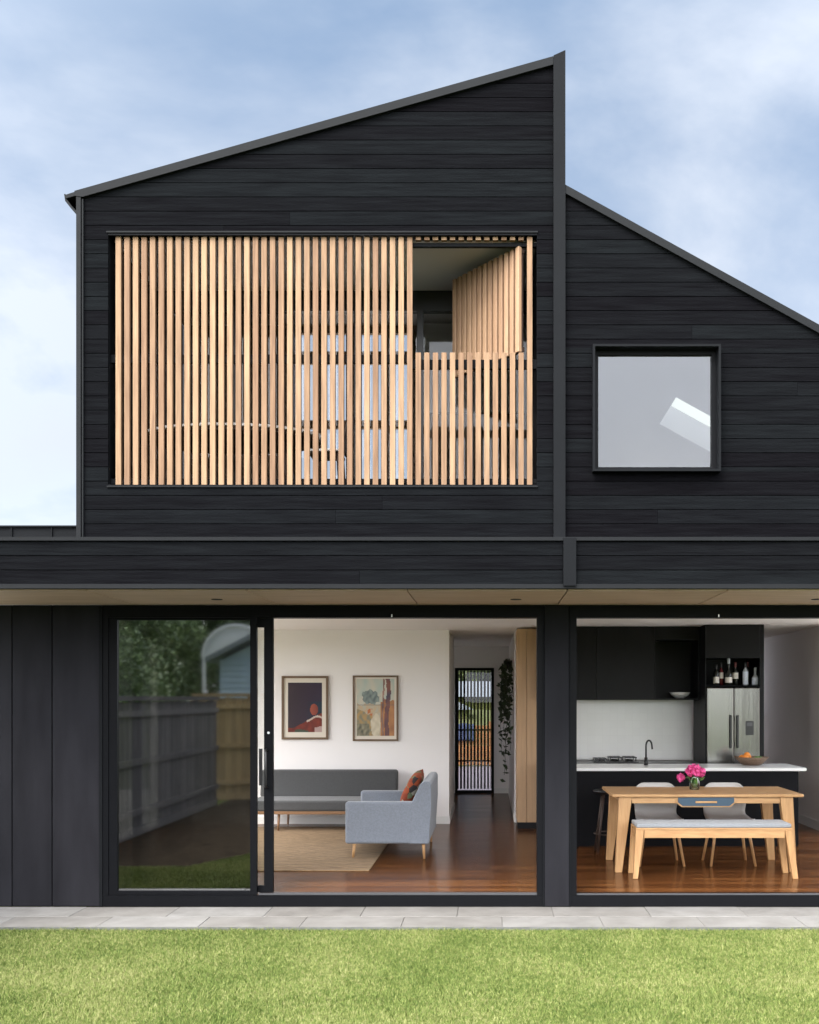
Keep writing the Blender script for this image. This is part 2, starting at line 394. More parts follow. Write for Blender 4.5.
# ------------------------------------------------------------------ world
SKYSEED = 8.2
SUN_EL, SUN_AZ = 50.0, 212.0   # azimuth clockwise from +Y (north): 180 = from behind the camera
w = bpy.data.worlds.new('World'); scene.world = w; w.use_nodes = True
nt = w.node_tree; nt.nodes.clear()
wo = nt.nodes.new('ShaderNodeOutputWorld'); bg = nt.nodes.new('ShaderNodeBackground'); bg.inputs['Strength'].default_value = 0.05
sky = nt.nodes.new('ShaderNodeTexSky'); sky.sky_type = 'NISHITA'; sky.sun_disc = False
sky.sun_elevation = R(SUN_EL); sky.sun_rotation = R(SUN_AZ); sky.air_density = 1.0; sky.dust_density = 1.2; sky.ozone_density = 1.5
tc = nt.nodes.new('ShaderNodeTexCoord'); sx = nt.nodes.new('ShaderNodeSeparateXYZ'); L(nt, tc.outputs['Generated'], sx.inputs[0])
den = math_n(nt, 'ADD', math_n(nt, 'MAXIMUM', sx.outputs[2], 0.0), 0.35)
cb = nt.nodes.new('ShaderNodeCombineXYZ')
L(nt, math_n(nt, 'DIVIDE', sx.outputs[0], den), cb.inputs[0]); L(nt, math_n(nt, 'DIVIDE', sx.outputs[1], den), cb.inputs[1])
cb.inputs[2].default_value = SKYSEED
cn = N(nt, 'ShaderNodeTexNoise', Scale=1.7, Detail=7.0, Roughness=0.55, Distortion=0.25); L(nt, cb.outputs[0], cn.inputs['Vector'])
rp = nt.nodes.new('ShaderNodeValToRGB'); rp.color_ramp.interpolation = 'EASE'
rp.color_ramp.elements[0].position = 0.40; rp.color_ramp.elements[0].color = (0,0,0,1)
rp.color_ramp.elements[1].position = 0.76; rp.color_ramp.elements[1].color = (1,1,1,1)
L(nt, cn.outputs['Fac'], rp.inputs[0])
mx = nt.nodes.new('ShaderNodeMix'); mx.data_type = 'RGBA'
L(nt, sky.outputs[0], mx.inputs[6]); 
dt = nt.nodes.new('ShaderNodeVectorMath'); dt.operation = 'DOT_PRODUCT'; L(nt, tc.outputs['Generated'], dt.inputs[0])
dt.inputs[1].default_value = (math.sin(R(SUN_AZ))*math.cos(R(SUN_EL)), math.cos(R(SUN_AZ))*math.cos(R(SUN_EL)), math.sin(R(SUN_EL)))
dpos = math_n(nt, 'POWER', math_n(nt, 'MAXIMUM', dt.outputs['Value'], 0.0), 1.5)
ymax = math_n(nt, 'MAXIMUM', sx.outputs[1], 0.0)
thin = math_n(nt, 'ADD', 0.49, math_n(nt, 'MULTIPLY', math_n(nt, 'POWER', math_n(nt, 'SUBTRACT', 1.0, ymax), 1.6), 1.3))  # sky dimmed ahead, raised overhead and sideways to send more light indoors
glow = scalecol(nt, (15.8, 15.1, 14.2), dpos)     # glow added round the sun, behind the camera, to light facade and rooms
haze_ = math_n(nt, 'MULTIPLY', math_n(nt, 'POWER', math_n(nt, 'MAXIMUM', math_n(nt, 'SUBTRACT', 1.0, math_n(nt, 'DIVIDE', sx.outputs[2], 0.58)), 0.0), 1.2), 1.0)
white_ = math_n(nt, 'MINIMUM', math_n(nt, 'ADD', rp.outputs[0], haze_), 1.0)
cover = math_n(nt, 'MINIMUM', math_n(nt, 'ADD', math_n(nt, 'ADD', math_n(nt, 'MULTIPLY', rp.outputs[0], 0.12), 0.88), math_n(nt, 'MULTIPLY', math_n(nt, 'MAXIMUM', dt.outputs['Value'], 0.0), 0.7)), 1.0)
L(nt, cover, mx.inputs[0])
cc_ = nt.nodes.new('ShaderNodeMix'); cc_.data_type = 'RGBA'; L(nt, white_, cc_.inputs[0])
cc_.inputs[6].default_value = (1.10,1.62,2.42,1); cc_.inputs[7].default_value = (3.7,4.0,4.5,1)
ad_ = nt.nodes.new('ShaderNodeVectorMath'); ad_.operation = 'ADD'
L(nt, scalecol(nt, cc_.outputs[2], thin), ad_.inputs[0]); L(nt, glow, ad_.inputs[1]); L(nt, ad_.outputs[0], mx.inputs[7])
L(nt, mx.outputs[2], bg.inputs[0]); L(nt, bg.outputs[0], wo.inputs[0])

sun = bpy.data.lights.new('sun', 'SUN'); sun.energy = 0.8; sun.angle = R(35); sun.color = (1.0, 0.96, 0.90)
sun_o = bpy.data.objects.new('sun', sun); col.objects.link(sun_o); sun_o.location = (-6, -14, 20)
dirv = Vector((math.sin(R(SUN_AZ))*math.cos(R(SUN_EL)), math.cos(R(SUN_AZ))*math.cos(R(SUN_EL)), math.sin(R(SUN_EL))))
sun_o.rotation_euler = dirv.to_track_quat('Z', 'Y').to_euler()

scene.view_settings.view_transform = 'Standard'; scene.view_settings.look = 'None'; scene.view_settings.gamma = 1
scene.view_settings.use_curve_mapping = False; scene.view_settings.exposure = 3.12
scene.render.engine = 'CYCLES'
scene.cycles.use_denoising = True
scene.cycles.max_bounces = 10; scene.cycles.diffuse_bounces = 6; scene.cycles.transparent_max_bounces = 16
scene.cycles.sample_clamp_indirect = 8

# ------------------------------------------------------------------ ground
GZ = -0.12
def sheet(name, x0, x1, y0, y1, z, m):
    return tag(MB().quad((x0,y0,z),(x1,y0,z),(x1,y1,z),(x0,y1,z)).build(name, m), kind='structure')
sheet('ground', -400, 400, -400, 600, GZ-0.03, M['soil'])
sheet('bounce_path', 4.62, 10, -1.5, 12, GZ-0.022, M['bounce_gravel'])  # unseen pale strip, added to reflect light through the kitchen side
sheet('bounce_gravel', -10, -4.78, -0.4, 12, GZ-0.022, M['bounce_gravel'])  # unseen pale strip, added to reflect light into the living room
sheet('garden_bed', -4.7, 2.5, -12, -3.62, GZ-0.018, M['mulch'])
tag(MB().quad((-4.7,-3.619,GZ-.018),(-0.479*5.381,-3.619,GZ-.018),(-0.479*6.8,-2.2,GZ-.018),(-4.7,-2.2,GZ-.018)).build('garden_bed', M['mulch']), kind='structure')
PAVE_F, PAVE_Z = -0.80, -0.10
pv = MB(); jn = MB()
jn.box(-4.7, 4.9, PAVE_F+0.004, -0.002, GZ-0.02, PAVE_Z-0.006)
xs = -4.7; pxs = []
for row, (ya, yb, w_, o_) in enumerate(((PAVE_F, -0.40, 0.80, 0.0), (-0.396, -0.004, 0.80, 0.37))):
    x = -4.7 - o_
    while x < 4.85:
        a, b = max(x, -4.69), min(x + w_ - 0.003, 4.89)
        if b - a > 0.03: pv.box(a, b, ya, yb, GZ, PAVE_Z + random.uniform(-0.0012, 0.0012), 0.003, 1)
        x += w_
tag(jn.build('paving_bed', M['joint']), kind='structure')
tag(pv.build('paving', M['paver']), kind='structure')
tag(MB().box(-4.7, 4.9, PAVE_F-0.012, PAVE_F-0.002, GZ-0.03, PAVE_Z+0.002).build('lawn_edging', M['edge']), kind='structure')

# grass blades
def grass(n, x0, x1, y0, y1, name):
    rng = np.random.default_rng(3)
    px = rng.uniform(x0, x1, n); py = y0 + (y1-y0)*rng.uniform(0, 1, n)
    keep = ~((px < -0.479*(9+py)+.01*np.sin(py*31)) & (py < -2.2)); px, py = px[keep], py[keep]; n = len(px)
    h = (0.006 + 0.017*rng.uniform(0, 1, n)**1.8)*(0.85+0.3*np.sin(px*2.1+1.3*np.sin(py*3.0))**2)
    h *= 1 + 1.0*np.exp(-(y1-py)/0.035)*rng.uniform(0, 1, n)
    a = rng.uniform(0, 2*np.pi, n); lean = rng.uniform(0.3, 1.9, n)*h
    wd = rng.uniform(0.0014, 0.0028, n); la = rng.uniform(0, 2*np.pi, n)
    v = np.zeros((n, 3, 3))
    dx, dy = np.cos(a)*wd, np.sin(a)*wd
    lx, ly = np.cos(la)*lean, np.sin(la)*lean
    z0 = GZ - 0.012
    v[:,0] = np.stack([px-dx, py-dy, np.full(n, z0)], 1); v[:,1] = np.stack([px+dx, py+dy, np.full(n, z0)], 1)
    v[:,2] = np.stack([px+lx, py+ly, z0+0.012+h], 1)
    me = bpy.data.meshes.new(name)
    me.vertices.add(n*3); me.vertices.foreach_set('co', v.ravel())
    me.loops.add(n*3); me.loops.foreach_set('vertex_index', np.arange(n*3, dtype=np.int32))
    me.polygons.add(n); me.polygons.foreach_set('loop_start', np.arange(0, n*3, 3, dtype=np.int32))
    me.update(calc_edges=True); me.validate()
    me.materials.append(M['grass'])
    o = bpy.data.objects.new(name, me); col.objects.link(o)
    return o
tag(grass(1000000, -4.68, 4.5, -3.62, PAVE_F-0.014, 'grass'), 'short green mown grass of the lawn in front of the paving', 'grass', kind='stuff')

# ------------------------------------------------------------------ HOUSE
house = thing('house', 'two storey black charred timber house with split skillion roofs and pale batten screen', 'house', (0, 0, GZ))
hp = house
# roof lines
def zl(x): return Z(193) + (x - X(80))*(Z(58)-Z(193))/(X(560)-X(80))          # left skillion
RX0 = 0.645
def zr(x): return Z(188) - 0.551*(x - RX0)                                     # right skillion
UL, UR, RR = X(80), 0.545, 4.55
SC_X0, SC_X1, SC_Z0, SC_Z1 = X(108), X(537), Z(486), Z(233)                    # screen recess
WN_X0, WN_X1, WN_Z0, WN_Z1 = X(592), X(719), Z(473), Z(347)                    # upper window

def clip(poly, f):   # keep points with f(p)>=0
    out = []
    for i in range(len(poly)):
        p, q = poly[i], poly[(i+1)%len(poly)]; a, b = f(p), f(q)
        if a >= 0: out.append(p)
        if a*b < 0:
            t = a/(a-b); out.append((p[0]+(q[0]-p[0])*t, p[1]+(q[1]-p[1])*t))
    return out
def minus(r, h):
    x0, x1, z0, z1 = r; a0, a1, b0, b1 = h
    if a0 >= x1 or a1 <= x0 or b0 >= z1 or b1 <= z0: return [r]
    o = []
    if z0 < b0: o.append((x0, x1, z0, b0))
    if z1 > b1: o.append((x0, x1, b1, z1))
    zz0, zz1 = max(z0, b0), min(z1, b1)
    if x0 < a0: o.append((x0, a0, zz0, zz1))
    if x1 > a1: o.append((a1, x1, zz0, zz1))
    return o
def boards(mb, x0, x1, z0, z1, roof, hole, pitch, yf, th, joints=True, gap=0.006):
    z = z0; k = 0
    while z < z1:
        zt = min(z + pitch - gap, z1)
        cuts = [x0, x1]
        if joints and random.random() < 0.4: cuts.insert(1, random.uniform(x0+0.5, x1-0.5))
        for a, b in zip(cuts, cuts[1:]):
            for (p0, p1, q0, q1) in (minus((a, b-0.002, z, zt), hole) if hole else [(a, b-0.002, z, zt)]):
                if p1-p0 < 0.012 or q1-q0 < 0.006: continue
                poly = [(p0,q0),(p1,q0),(p1,q1),(p0,q1)]
                if roof: poly = clip(poly, lambda p: roof(p[0]) - 0.02 - p[1])
                if len(poly) >= 3:
                    xs_ = [p[0] for p in poly]; zs_ = [p[1] for p in poly]
                    if max(xs_)-min(xs_) > 0.02 and max(zs_)-min(zs_) > 0.008:
                        dy = random.uniform(0, 0.0015)
                        mb.prism(poly, yf - dy, yf + th)
        z += pitch; k += 1
PITCH = 0.1225
cl = MB()
boards(cl, X(84), UR, 2.96, 7.3, zl, (SC_X0, SC_X1, SC_Z0, SC_Z1), PITCH, 0.0, 0.02)
boards(cl, RX0+0.004, RR, 2.96, 6.2, zr, (WN_X0+0.01, WN_X1-0.01, WN_Z0+0.01, WN_Z1-0.01), PITCH, 0.0, 0.02)
cl.build('upper_cladding', M['char'], hp)
# backing walls (with openings)
bk = MB()
def wall_with_hole(mb, x0, x1, z0, roof, hole, y0, y1):
    a0, a1, b0, b1 = hole
    mb.prism([(x0,z0),(a0,z0),(a0,roof(a0)-.02),(x0,roof(x0)-.02)], y0, y1)
    mb.prism([(a1,z0),(x1,z0),(x1,roof(x1)-.02),(a1,roof(a1)-.02)], y0, y1)
    mb.prism([(a0,z0),(a1,z0),(a1,b0),(a0,b0)], y0, y1)
    mb.prism([(a0,b1),(a1,b1),(a1,roof(a1)-.02),(a0,roof(a0)-.02)], y0, y1)
wall_with_hole(bk, UL+0.01, RX0-0.05, 2.72, zl, (SC_X0-.03, SC_X1+.03, SC_Z0-.01, SC_Z1+.01), 0.021, 0.14)
wall_with_hole(bk, RX0-0.05+0.001, RR, 2.72, zr, (WN_X0+.012, WN_X1-.012, WN_Z0+.012, WN_Z1-.012), 0.021, 0.14)
bk.build('wall', M['backing'], hp)
# right-facing side wall above the lower skillion, left side wall, rear walls
UD, RD = 2.34, 7.4
MB().prism([(UL+0.012, 2.72), (UL+0.09, 2.72), (UL+0.09, zl(UL+0.09)-.02), (UL+0.012, zl(UL+0.012)-.02)], 0.141, UD).build('side_wall', M['panel'], hp)
MB().prism([(0.56, 2.72), (0.64, 2.72), (0.64, zl(0.64)-.02), (0.56, zl(0.56)-.02)], 0.141, RD).build('side_wall', M['panel'], hp)
MB().prism([(RR-0.1, 2.72), (RR, 2.72), (RR, zr(RR)-.02), (RR-0.1, zr(RR-0.1)-.02)], 0.141, RD).build('side_wall', M['panel'], hp)
MB().prism([(0.645, 2.72), (RR-0.101, 2.72), (RR-0.101, zr(RR-0.101)-.33), (0.645, zr(0.645)-.33)], RD-0.1, RD).build('side_wall', M['panel'], hp)
# roofs
rf = MB()
def slope_poly(f, x0, x1, dz0, dz1): return [(x0, f(x0)+dz0), (x1, f(x1)+dz0), (x1, f(x1)+dz1), (x0, f(x0)+dz1)]
rf.prism(slope_poly(zl, UL-0.10, RX0, -0.015, 0.01), 0.03, UD+0.1)
SKX0, SKX1, SKY0, SKY1 = 2.05, 2.95, 2.5, 3.62
for (a, b, c, d) in ((RX0+.004, SKX0-.03, 0.03, RD+.1), (SKX1+.03, RR+.1, 0.03, RD+.1), (SKX0-.03, SKX1+.03, 0.03, SKY0-.03), (SKX0-.03, SKX1+.03, SKY1+.03, RD+.1)):
    rf.prism(slope_poly(zr, a, b, -0.015, 0.01), c, d)
rf.build('roof', M['trim_dark'], hp)
# upper right room ceiling slab, with the skylight shaft left open
cs = MB()
for (a, b, c, d) in ((0.646, SKX0, 0.142, RD-.102), (SKX1, RR-.102, 0.142, RD-.102), (SKX0, SKX1, 0.142, SKY0), (SKX0, SKX1, SKY1, RD-.102)):
    cs.prism(slope_poly(zr, a, b, -0.31, -0.0155), c, d)
cs.build('upper_ceiling', M['white_room'], hp)
MB().prism(slope_poly(zr, SKX0-.029, SKX1+.029, -0.015, 0.025), SKY0-.029, SKY1+.029).build('skylight', M['diffuser'], hp)
ur = MB()
ur.box(0.646, 0.66, 0.143, RD-.103, 3.0, zr(0.66)-.32); 
ur.prism([(0.661,3.0),(RR-.12,3.0),(RR-.12,zr(RR-.12)-.32),(0.661,zr(0.661)-.32)], RD-.12, RD-.104)
ur.box(RR-.119, RR-.104, 0.143, RD-.103, 3.0, zr(RR-.104)-.33)
ur.box(0.661, RR-.121, 0.143, RD-.121, 2.97, 3.0)
ur.build('upper_room_wall', M['white_room'], hp)
# trims
tr = MB()
tr.prism([(X(84), zl(X(84))-0.058), (UR-0.001, zl(UR)-0.058), (UR-0.001, zl(UR)+0.012), (X(76), zl(X(76))+0.012), (X(76), zl(X(76))-0.03)], -0.035, 0.03)
tr.prism([(RX0+.003, zr(RX0)-0.06), (RR+.1, zr(RR+.1)-0.06), (RR+.1, zr(RR+.1)+0.012), (RX0+.003, zr(RX0)+0.012)], -0.035, 0.03)
tr.build('roof_trim', M['trim'], hp)
vt = MB()
vt.prism([(UR, 2.9), (RX0+.002, 2.9), (RX0+.002, zl(RX0)+0.03), (UR, zl(UR)+0.012)], -0.045, 0.03)
vt.build('wall_trim', M['trim_dark'], hp)
ct = MB()
ct.box(X(77.5), X(82), -0.03, 0.06, 2.9, zl(X(82))-0.03); ct.box(X(82.8), X(84.2), -0.022, 0.02, 2.9, zl(X(84))-0.07)
ct.build('corner_trim', M['trim'], hp)
gt = MB()
gp = [(X(65), Z(195)), (X(66.2), Z(195)), (X(67.5), Z(200)), (X(72.5), Z(207)), (X(77.4), Z(212)), (X(77.4), Z(215)), (X(71.5), Z(209)), (X(66), Z(202))]
gt.prism(gp, -0.02, UD); gt.prism([(X(66.5), Z(196.5)), (X(77.4), Z(193)), (X(77.4), Z(197)), (X(67), Z(200))], -0.03, UD)
gt.build('gutter', M['trim'], hp)
# screen recess lining + balcony
BD = 1.25; BF = SC_Z0 - 0.02; BC = 5.70
MB().box(SC_X0-0.012, SC_X1+0.008, -0.012, 0.022, SC_Z1, SC_Z1+0.013).build('screen_head', M['trim'], hp)
rc = MB()
rc.box(SC_X0-0.006, SC_X1+0.006, -0.014, 0.022, SC_Z0-0.012, SC_Z0)           # bottom sill lip
rc.build('screen_sill', M['trim'], hp)
bl = MB()
bl.box(SC_X0-0.06, SC_X0+.001, 0.0212, BD, SC_Z0+.001, SC_Z1-.001); bl.box(SC_X1-.001, SC_X1+0.06, 0.0212, BD, SC_Z0+.001, SC_Z1-.001)
bl.box(SC_X0, SC_X1, 0.0, 0.10, SC_Z1-0.018, SC_Z1-0.001)
bl.box(SC_X0, SC_X1, 0.0, 0.10, SC_Z0, SC_Z0+0.012)
bl.build('screen_reveal', M['alu'], hp)
MB().box(SC_X0-0.05, SC_X1+0.05, 0.142, UD-0.1, BF-0.2, BF).build('balcony_floor', M['trim_dark'], hp)
MB().box(SC_X0, SC_X1, 0.142, UD-0.1, BC, BC+0.1).build('balcony_ceiling', M['grey_wall'], hp)

# battens
by0, by1 = 0.03, 0.068; SB = F/(D+by0); BX0 = X(118.2, SB); PB = (X(529.7, SB)-BX0)/48; bw = 0.046
ba = MB(); OP_X0, OP_X1, OP_Z0, OP_Z1 = X(413, SB), X(526, SB), Z(352.5, SB), Z(240.5, SB)
for i in range(49):
    xc = BX0 + i*PB; zt, zb = SC_Z1-0.019, SC_Z0+0.013
    rot = random.uniform(-0.0012, 0.0012); hw = bw/2
    a = (xc-hw, xc+hw)
    if OP_X0 < xc < OP_X1:
        ba.box(a[0], a[1], by0+rot, by1, OP_Z1+0.004, zt, 0.0015, 1); ba.box(a[0], a[1], by0+rot, by1, zb, OP_Z0, 0.0015, 1)
    else:
        ba.box(a[0], a[1], by0+rot, by1, zb, zt, 0.0015, 1)
sc = ba.build('batten_screen', M['batten'], hp)
rl = MB()
rl.box(SC_X0, OP_X0-0.01, by1+.001, by1+0.04, Z(360), Z(352)); rl.box(OP_X0-.009, SC_X1, by1+.001, by1+0.04, Z(366), Z(357))
rl.box(OP_X0-0.02, SC_X1, by1+.001, by1+0.04, Z(243), Z(239.5)); rl.box(SC_X0, SC_X1, by1+.001, by1+0.04, Z(482), Z(477))
rl.build('rail', M['trim_dark'], sc)
# opened shutter, hinged at the right and swung inward
sh = MB(); n = 13; hinge = Vector((X(522), 0.085, 0)); far = Vector((-0.345, 0.85, 0)); dv = (far-hinge); ln = dv.length; ang = math.atan2(dv.y, dv.x)
for i in range(n):
    t = ln*(i+0.3)/n
    st = len(sh.bm.verts); sh.box(t-0.024, t+0.024, 0.0, 0.036, OP_Z0+0.02, OP_Z1-0.03, 0.003, 1)
sh.xform(Matrix.Translation(hinge) @ Matrix.Rotation(ang, 4, 'Z'))
shp = sh.build('shutter_panel', M['batten_in'], hp)
s2 = MB(); s2.box(0, ln, -0.03, -0.001, OP_Z0+0.03, OP_Z0+0.07); s2.box(0, ln, -0.03, -0.001, OP_Z1-0.08, OP_Z1-0.04); s2.box(0, ln, -0.016, -0.012, OP_Z0+0.071, OP_Z1-0.081)
s2.xform(Matrix.Translation(hinge) @ Matrix.Rotation(ang, 4, 'Z')); s2.build('rail', M['dark_wood'], shp)

# balcony glazing
gz = MB(); gy = BD
GTOP = 5.50
gz.box(SC_X0, SC_X1, gy, gy+0.08, GTOP, BC)
for px_ in (108, 168, 232, 290, 357, 420, 470, 533):
    x = X(px_, 102)
    gz.box(x-0.03, x+0.03, gy+.001, gy+0.07, BF, GTOP)
gz.box(SC_X0, SC_X1, gy-0.002, gy+0.072, BF, BF+0.09)
bd = gz.build('balcony_door', M['black'], hp)
MB().box(SC_X0+.01, SC_X1-.01, gy+0.03, gy+0.036, BF+0.09, GTOP).build('pane', M['glass_bal'], bd)
# room behind: rear wall with four narrow windows in sunlight
rm = MB(); ry = UD - 0.13
wins = [((298, 314)), ((326, 346)), ((361, 381)), ((394, 407))]
sr = F/(ry+D)
bars = [(Z(481, sr), Z(428, sr)), (Z(420, sr), Z(363, sr)), (Z(351, sr), Z(333, sr))]
xs_ = [SC_X0] + [v for w_ in wins for v in (X(w_[0], sr), X(w_[1], sr))] + [SC_X1]
for a, b in zip(xs_[0::2], xs_[1::2]): rm.box(a, b, ry, ry+0.08, BF, BC)
zs_ = [BF] + [v for b in bars for v in b] + [BC]
for w_ in wins:
    for a, b in zip(zs_[0::2], zs_[1::2]):
        if b - a > 0.005: rm.box(X(w_[0], sr)+.001, X(w_[1], sr)-.001, ry+.01, ry+0.07, a, b)
rm.box(SC_X0-0.05, SC_X0-0.002, BD+.09, ry, BF, BC)
rm.build('rear_wall', M['brown_wall'], hp)
rw = MB(); rw.box(SC_X1-.0, SC_X1+0.05, BD+.09, ry, BF, BC); rw.box(X(418,93), SC_X1-.001, ry-0.06, ry-0.01, 4.75, BC-.002); rw.build('inner_wall_reflection', M['grey_wall'], hp)  # grey rear panel stands in for sky reflected in the balcony glass

# upper right window
wf = MB(); hx0, hx1, hz0, hz1 = WN_X0, WN_X1, WN_Z0, WN_Z1; t = 0.019; pr = -0.08
wf.box(hx0, hx0+t, pr, 0.13, hz0, hz1); wf.box(hx1-t, hx1, pr, 0.13, hz0, hz1)
wf.box(hx0+t, hx1-t, pr, 0.13, hz1-t, hz1); wf.box(hx0+t, hx1-t, pr, 0.13, hz0, hz0+t)
win = wf.build('window', M['trim_dark'], hp)
f2 = MB(); g = 0.038; a0, a1, b0, b1 = hx0+t, hx1-t, hz0+t, hz1-t
f2.box(a0, a0+g, 0.03, 0.09, b0, b1); f2.box(a1-g, a1, 0.03, 0.09, b0, b1); f2.box(a0+g, a1-g, 0.03, 0.09, b1-g, b1); f2.box(a0+g, a1-g, 0.03, 0.09, b0, b0+g)
f2.build('frame', M['alu'], win)
MB().box(a0+g, a1-g, 0.055, 0.061, b0+g, b1-g).build('pane', M['glass'], win)

# ---------------- eave: fascia, soffit, low roof
EY = dep(134.5); S = 134.5
fs = MB()
zt, zb = Z(541, S), Z(584, S)
DIV0, DIV1 = X(563, S), X(576, S)
boards(fs, -4.9, DIV0, zb, zt, None, None, (zt-zb)/3+0.0005, EY, 0.02)
boards(fs, DIV1, 5.0, zb, zt, None, None, (zt-zb)/3+0.0005, EY, 0.02)
fa = fs.build('fascia', M['char'], hp)
ft = MB()
ft.box(-4.9, 5.0, EY-0.02, EY+0.06, zt+.001, Z(537.3, S)); ft.box(-4.9, 5.0, EY-0.012, EY+0.05, Z(588.5, S), zb-.001)
ft.build('capping', M['trim'], fa)
MB().box(DIV0+.001, DIV1-.001, EY-0.03, EY+0.05, Z(586, S), Z(538.2, S)).build('divider', M['trim_dark'], fa)
MB().box(-4.9, 5.0, EY+0.021, EY+0.045, zb, zt).build('backing_board', M['backing'], fa)
so = MB(); SZ = 2.503
seam = [-4.9, -4.25, -3.02, -1.82, -0.62, 0.58, 1.78, 2.98, 4.18, 5.0]
for a, b in zip(seam, seam[1:]): so.box(a+0.005, b-0.005, EY+0.052, -0.001, SZ, SZ+0.012)
sf = so.build('soffit', M['soffit'], hp)
MB().box(-4.9, 5.0, EY+0.052, 0.0, SZ+0.0135, SZ+0.03).build('soffit_backing', M['backing'], hp)
for px_ in (217, 516, 817):
    d_ = MB().lathe((X(px_, 123), dep(123), SZ-0.004), [(0.045, 0.0), (0.045, 0.006)], 20).build('downlight', M['backing'], sf)
lr = MB()
PY, PZ = 0.30, Z(527.5, F/(D+0.30))
def low_z(y): return 2.83 + (y-EY)*0.13
def low_strip(x0, x1, y0, y1, up, th):
    lr.hexa([(x0,y0,low_z(y0)+up),(x1,y0,low_z(y0)+up),(x1,y1,low_z(y1)+up),(x0,y1,low_z(y1)+up),(x0,y0,low_z(y0)+up+th),(x1,y0,low_z(y0)+up+th),(x1,y1,low_z(y1)+up+th),(x0,y1,low_z(y1)+up+th)])
low_strip(-4.9, UL-0.004, EY+0.062, PY-.001, -0.02, 0.02); low_strip(UL-0.004, 5.0, EY+0.062, -0.04, -0.06, 0.02)
lr.box(-4.9, UL-0.004, PY, PY+0.10, 2.72, PZ); lr.box(-4.9, UL-.004, PY-.02, PY+.12, PZ+.001, PZ+.016)
for px_ in (13, 53): lr.box(X(px_, 112)-.006, X(px_, 112)+.006, PY-.014, PY-.0005, 3.02, PZ)
for (a, b, c, d) in ((-4.9, -4.3, PY+.101, 3.4), (-4.3, UL-.004, PY+.101, .5), (-4.3, UL-.004, 3.1, 3.4)): lr.box(a, b, c, d, 2.98, 3.0)  # hole left for the skylight added above the living room
lr.build('low_roof', M['trim_dark'], hp)

# ---------------- ground floor front
gw = MB()
pe = [-4.47, X(12)-0.345*0, X(52), X(99.5)]
edges = [-4.47, X(12), X(52), X(100)]
for a, b in zip(edges, edges[1:]): gw.box(a+0.004, b-0.004, 0.0, 0.03, PAVE_Z+0.005, SZ-.002, 0.003, 1)
gw.build('wall_panel', M['panel'], hp)
MB().box(-4.47, X(102.5), 0.031, 0.12, PAVE_Z, SZ-.002).build('panel_backing', M['backing'], hp)
MB().box(X(100)-.002, X(102.8), -0.012, 0.02, PAVE_Z+.004, SZ-.003).build('panel_trim', M['trim_dark'], hp)
# post
ps = MB(); PX0, PX1 = X(543), X(570.5)
ps.box(PX0+.012, PX1-.012, -0.012, 0.16, PAVE_Z+.004, SZ-.003, 0.003, 1)
po = ps.build('post', M['panel'], hp)
MB().box(PX0, PX0+.01, -0.016, 0.1, PAVE_Z+.004, SZ-.003).box(PX1-.01, PX1, -0.016, 0.1, PAVE_Z+.004, SZ-.003).build('trim', M['trim_dark'], po)

# left sliding door unit
df = MB(); FH = Z(617.5)
A0, A1 = X(103.2), PX0-.001
df.box(A0, A0+0.045, -0.005, 0.14, 0.0, FH); df.box(A1-0.05, A1, -0.005, 0.14, 0.0, FH)
df.box(A0, A1, -0.005, 0.14, FH, SZ-.003)
df.box(A0, A1, -0.008, 0.14, PAVE_Z+.004, -0.001)
sd1 = df.build('sliding_door', M['alu'], hp)
MB().box(X(258), A1-0.05, 0.015, 0.028, 0.0, 0.012).box(X(258), A1-0.05, 0.075, 0.088, 0.0, 0.010).build('track', M['track'], sd1)
# fixed leaf in front
lf = MB(); q0, q1 = A0+0.046, X(256.5)
zt_, zb_ = Z(620), Z(891)
lf.box(q0, X(117), 0.005, 0.05, 0.001, FH-.001); lf.box(X(250), q1, 0.005, 0.05, 0.001, FH-.001)
lf.box(X(117), X(250), 0.005, 0.05, zt_, FH-.001); lf.box(X(117), X(250), 0.005, 0.05, 0.001, zb_)
lf.build('fixed_leaf', M['alu'], sd1)
MB().box(X(117), X(250), 0.025, 0.031, zb_, zt_).build('reflective_pane', M['glass_tint'], sd1)
ml = MB(); s0, s1 = X(130), X(271.5)
ml.box(s0, s0+.07, 0.06, 0.105, 0.014, FH-.002); ml.box(X(262.5), s1, 0.06, 0.105, 0.014, FH-.002)
ml.box(s0+.07, X(262.5), 0.06, 0.105, FH-.08, FH-.002); ml.box(s0+.07, X(262.5), 0.06, 0.105, 0.014, 0.07)
ml.build('sliding_leaf', M['alu'], sd1)
MB().box(s0+.07, X(262.5), 0.08, 0.086, 0.07, FH-.08).build('clear_pane', M['glass_clear'], sd1)
hz0, hz1 = Z(788), Z(750); hx = X(265.5)
hd = MB().tube([(hx, 0.06, hz1), (hx, 0.015, hz1-.003), (hx, 0.002, hz1-.03), (hx, 0.002, hz0+.03), (hx, 0.015, hz0+.003), (hx, 0.06, hz0)], 0.011)
hd.box(X(257.5), X(261), 0.055, 0.06, Z(786), Z(749))
hd.build('handle', M['black'], sd1)
MB().taper((X(267), 0.058, Z(733)), 0.011, (X(267), 0.066, Z(733)), 0.011).build('lock', M['lock'], sd1)
MB().box(X(391.4), X(392.4), -0.006, -0.012, Z(617.2), Z(614.5)).build('door_stop', M['lock'], sd1)
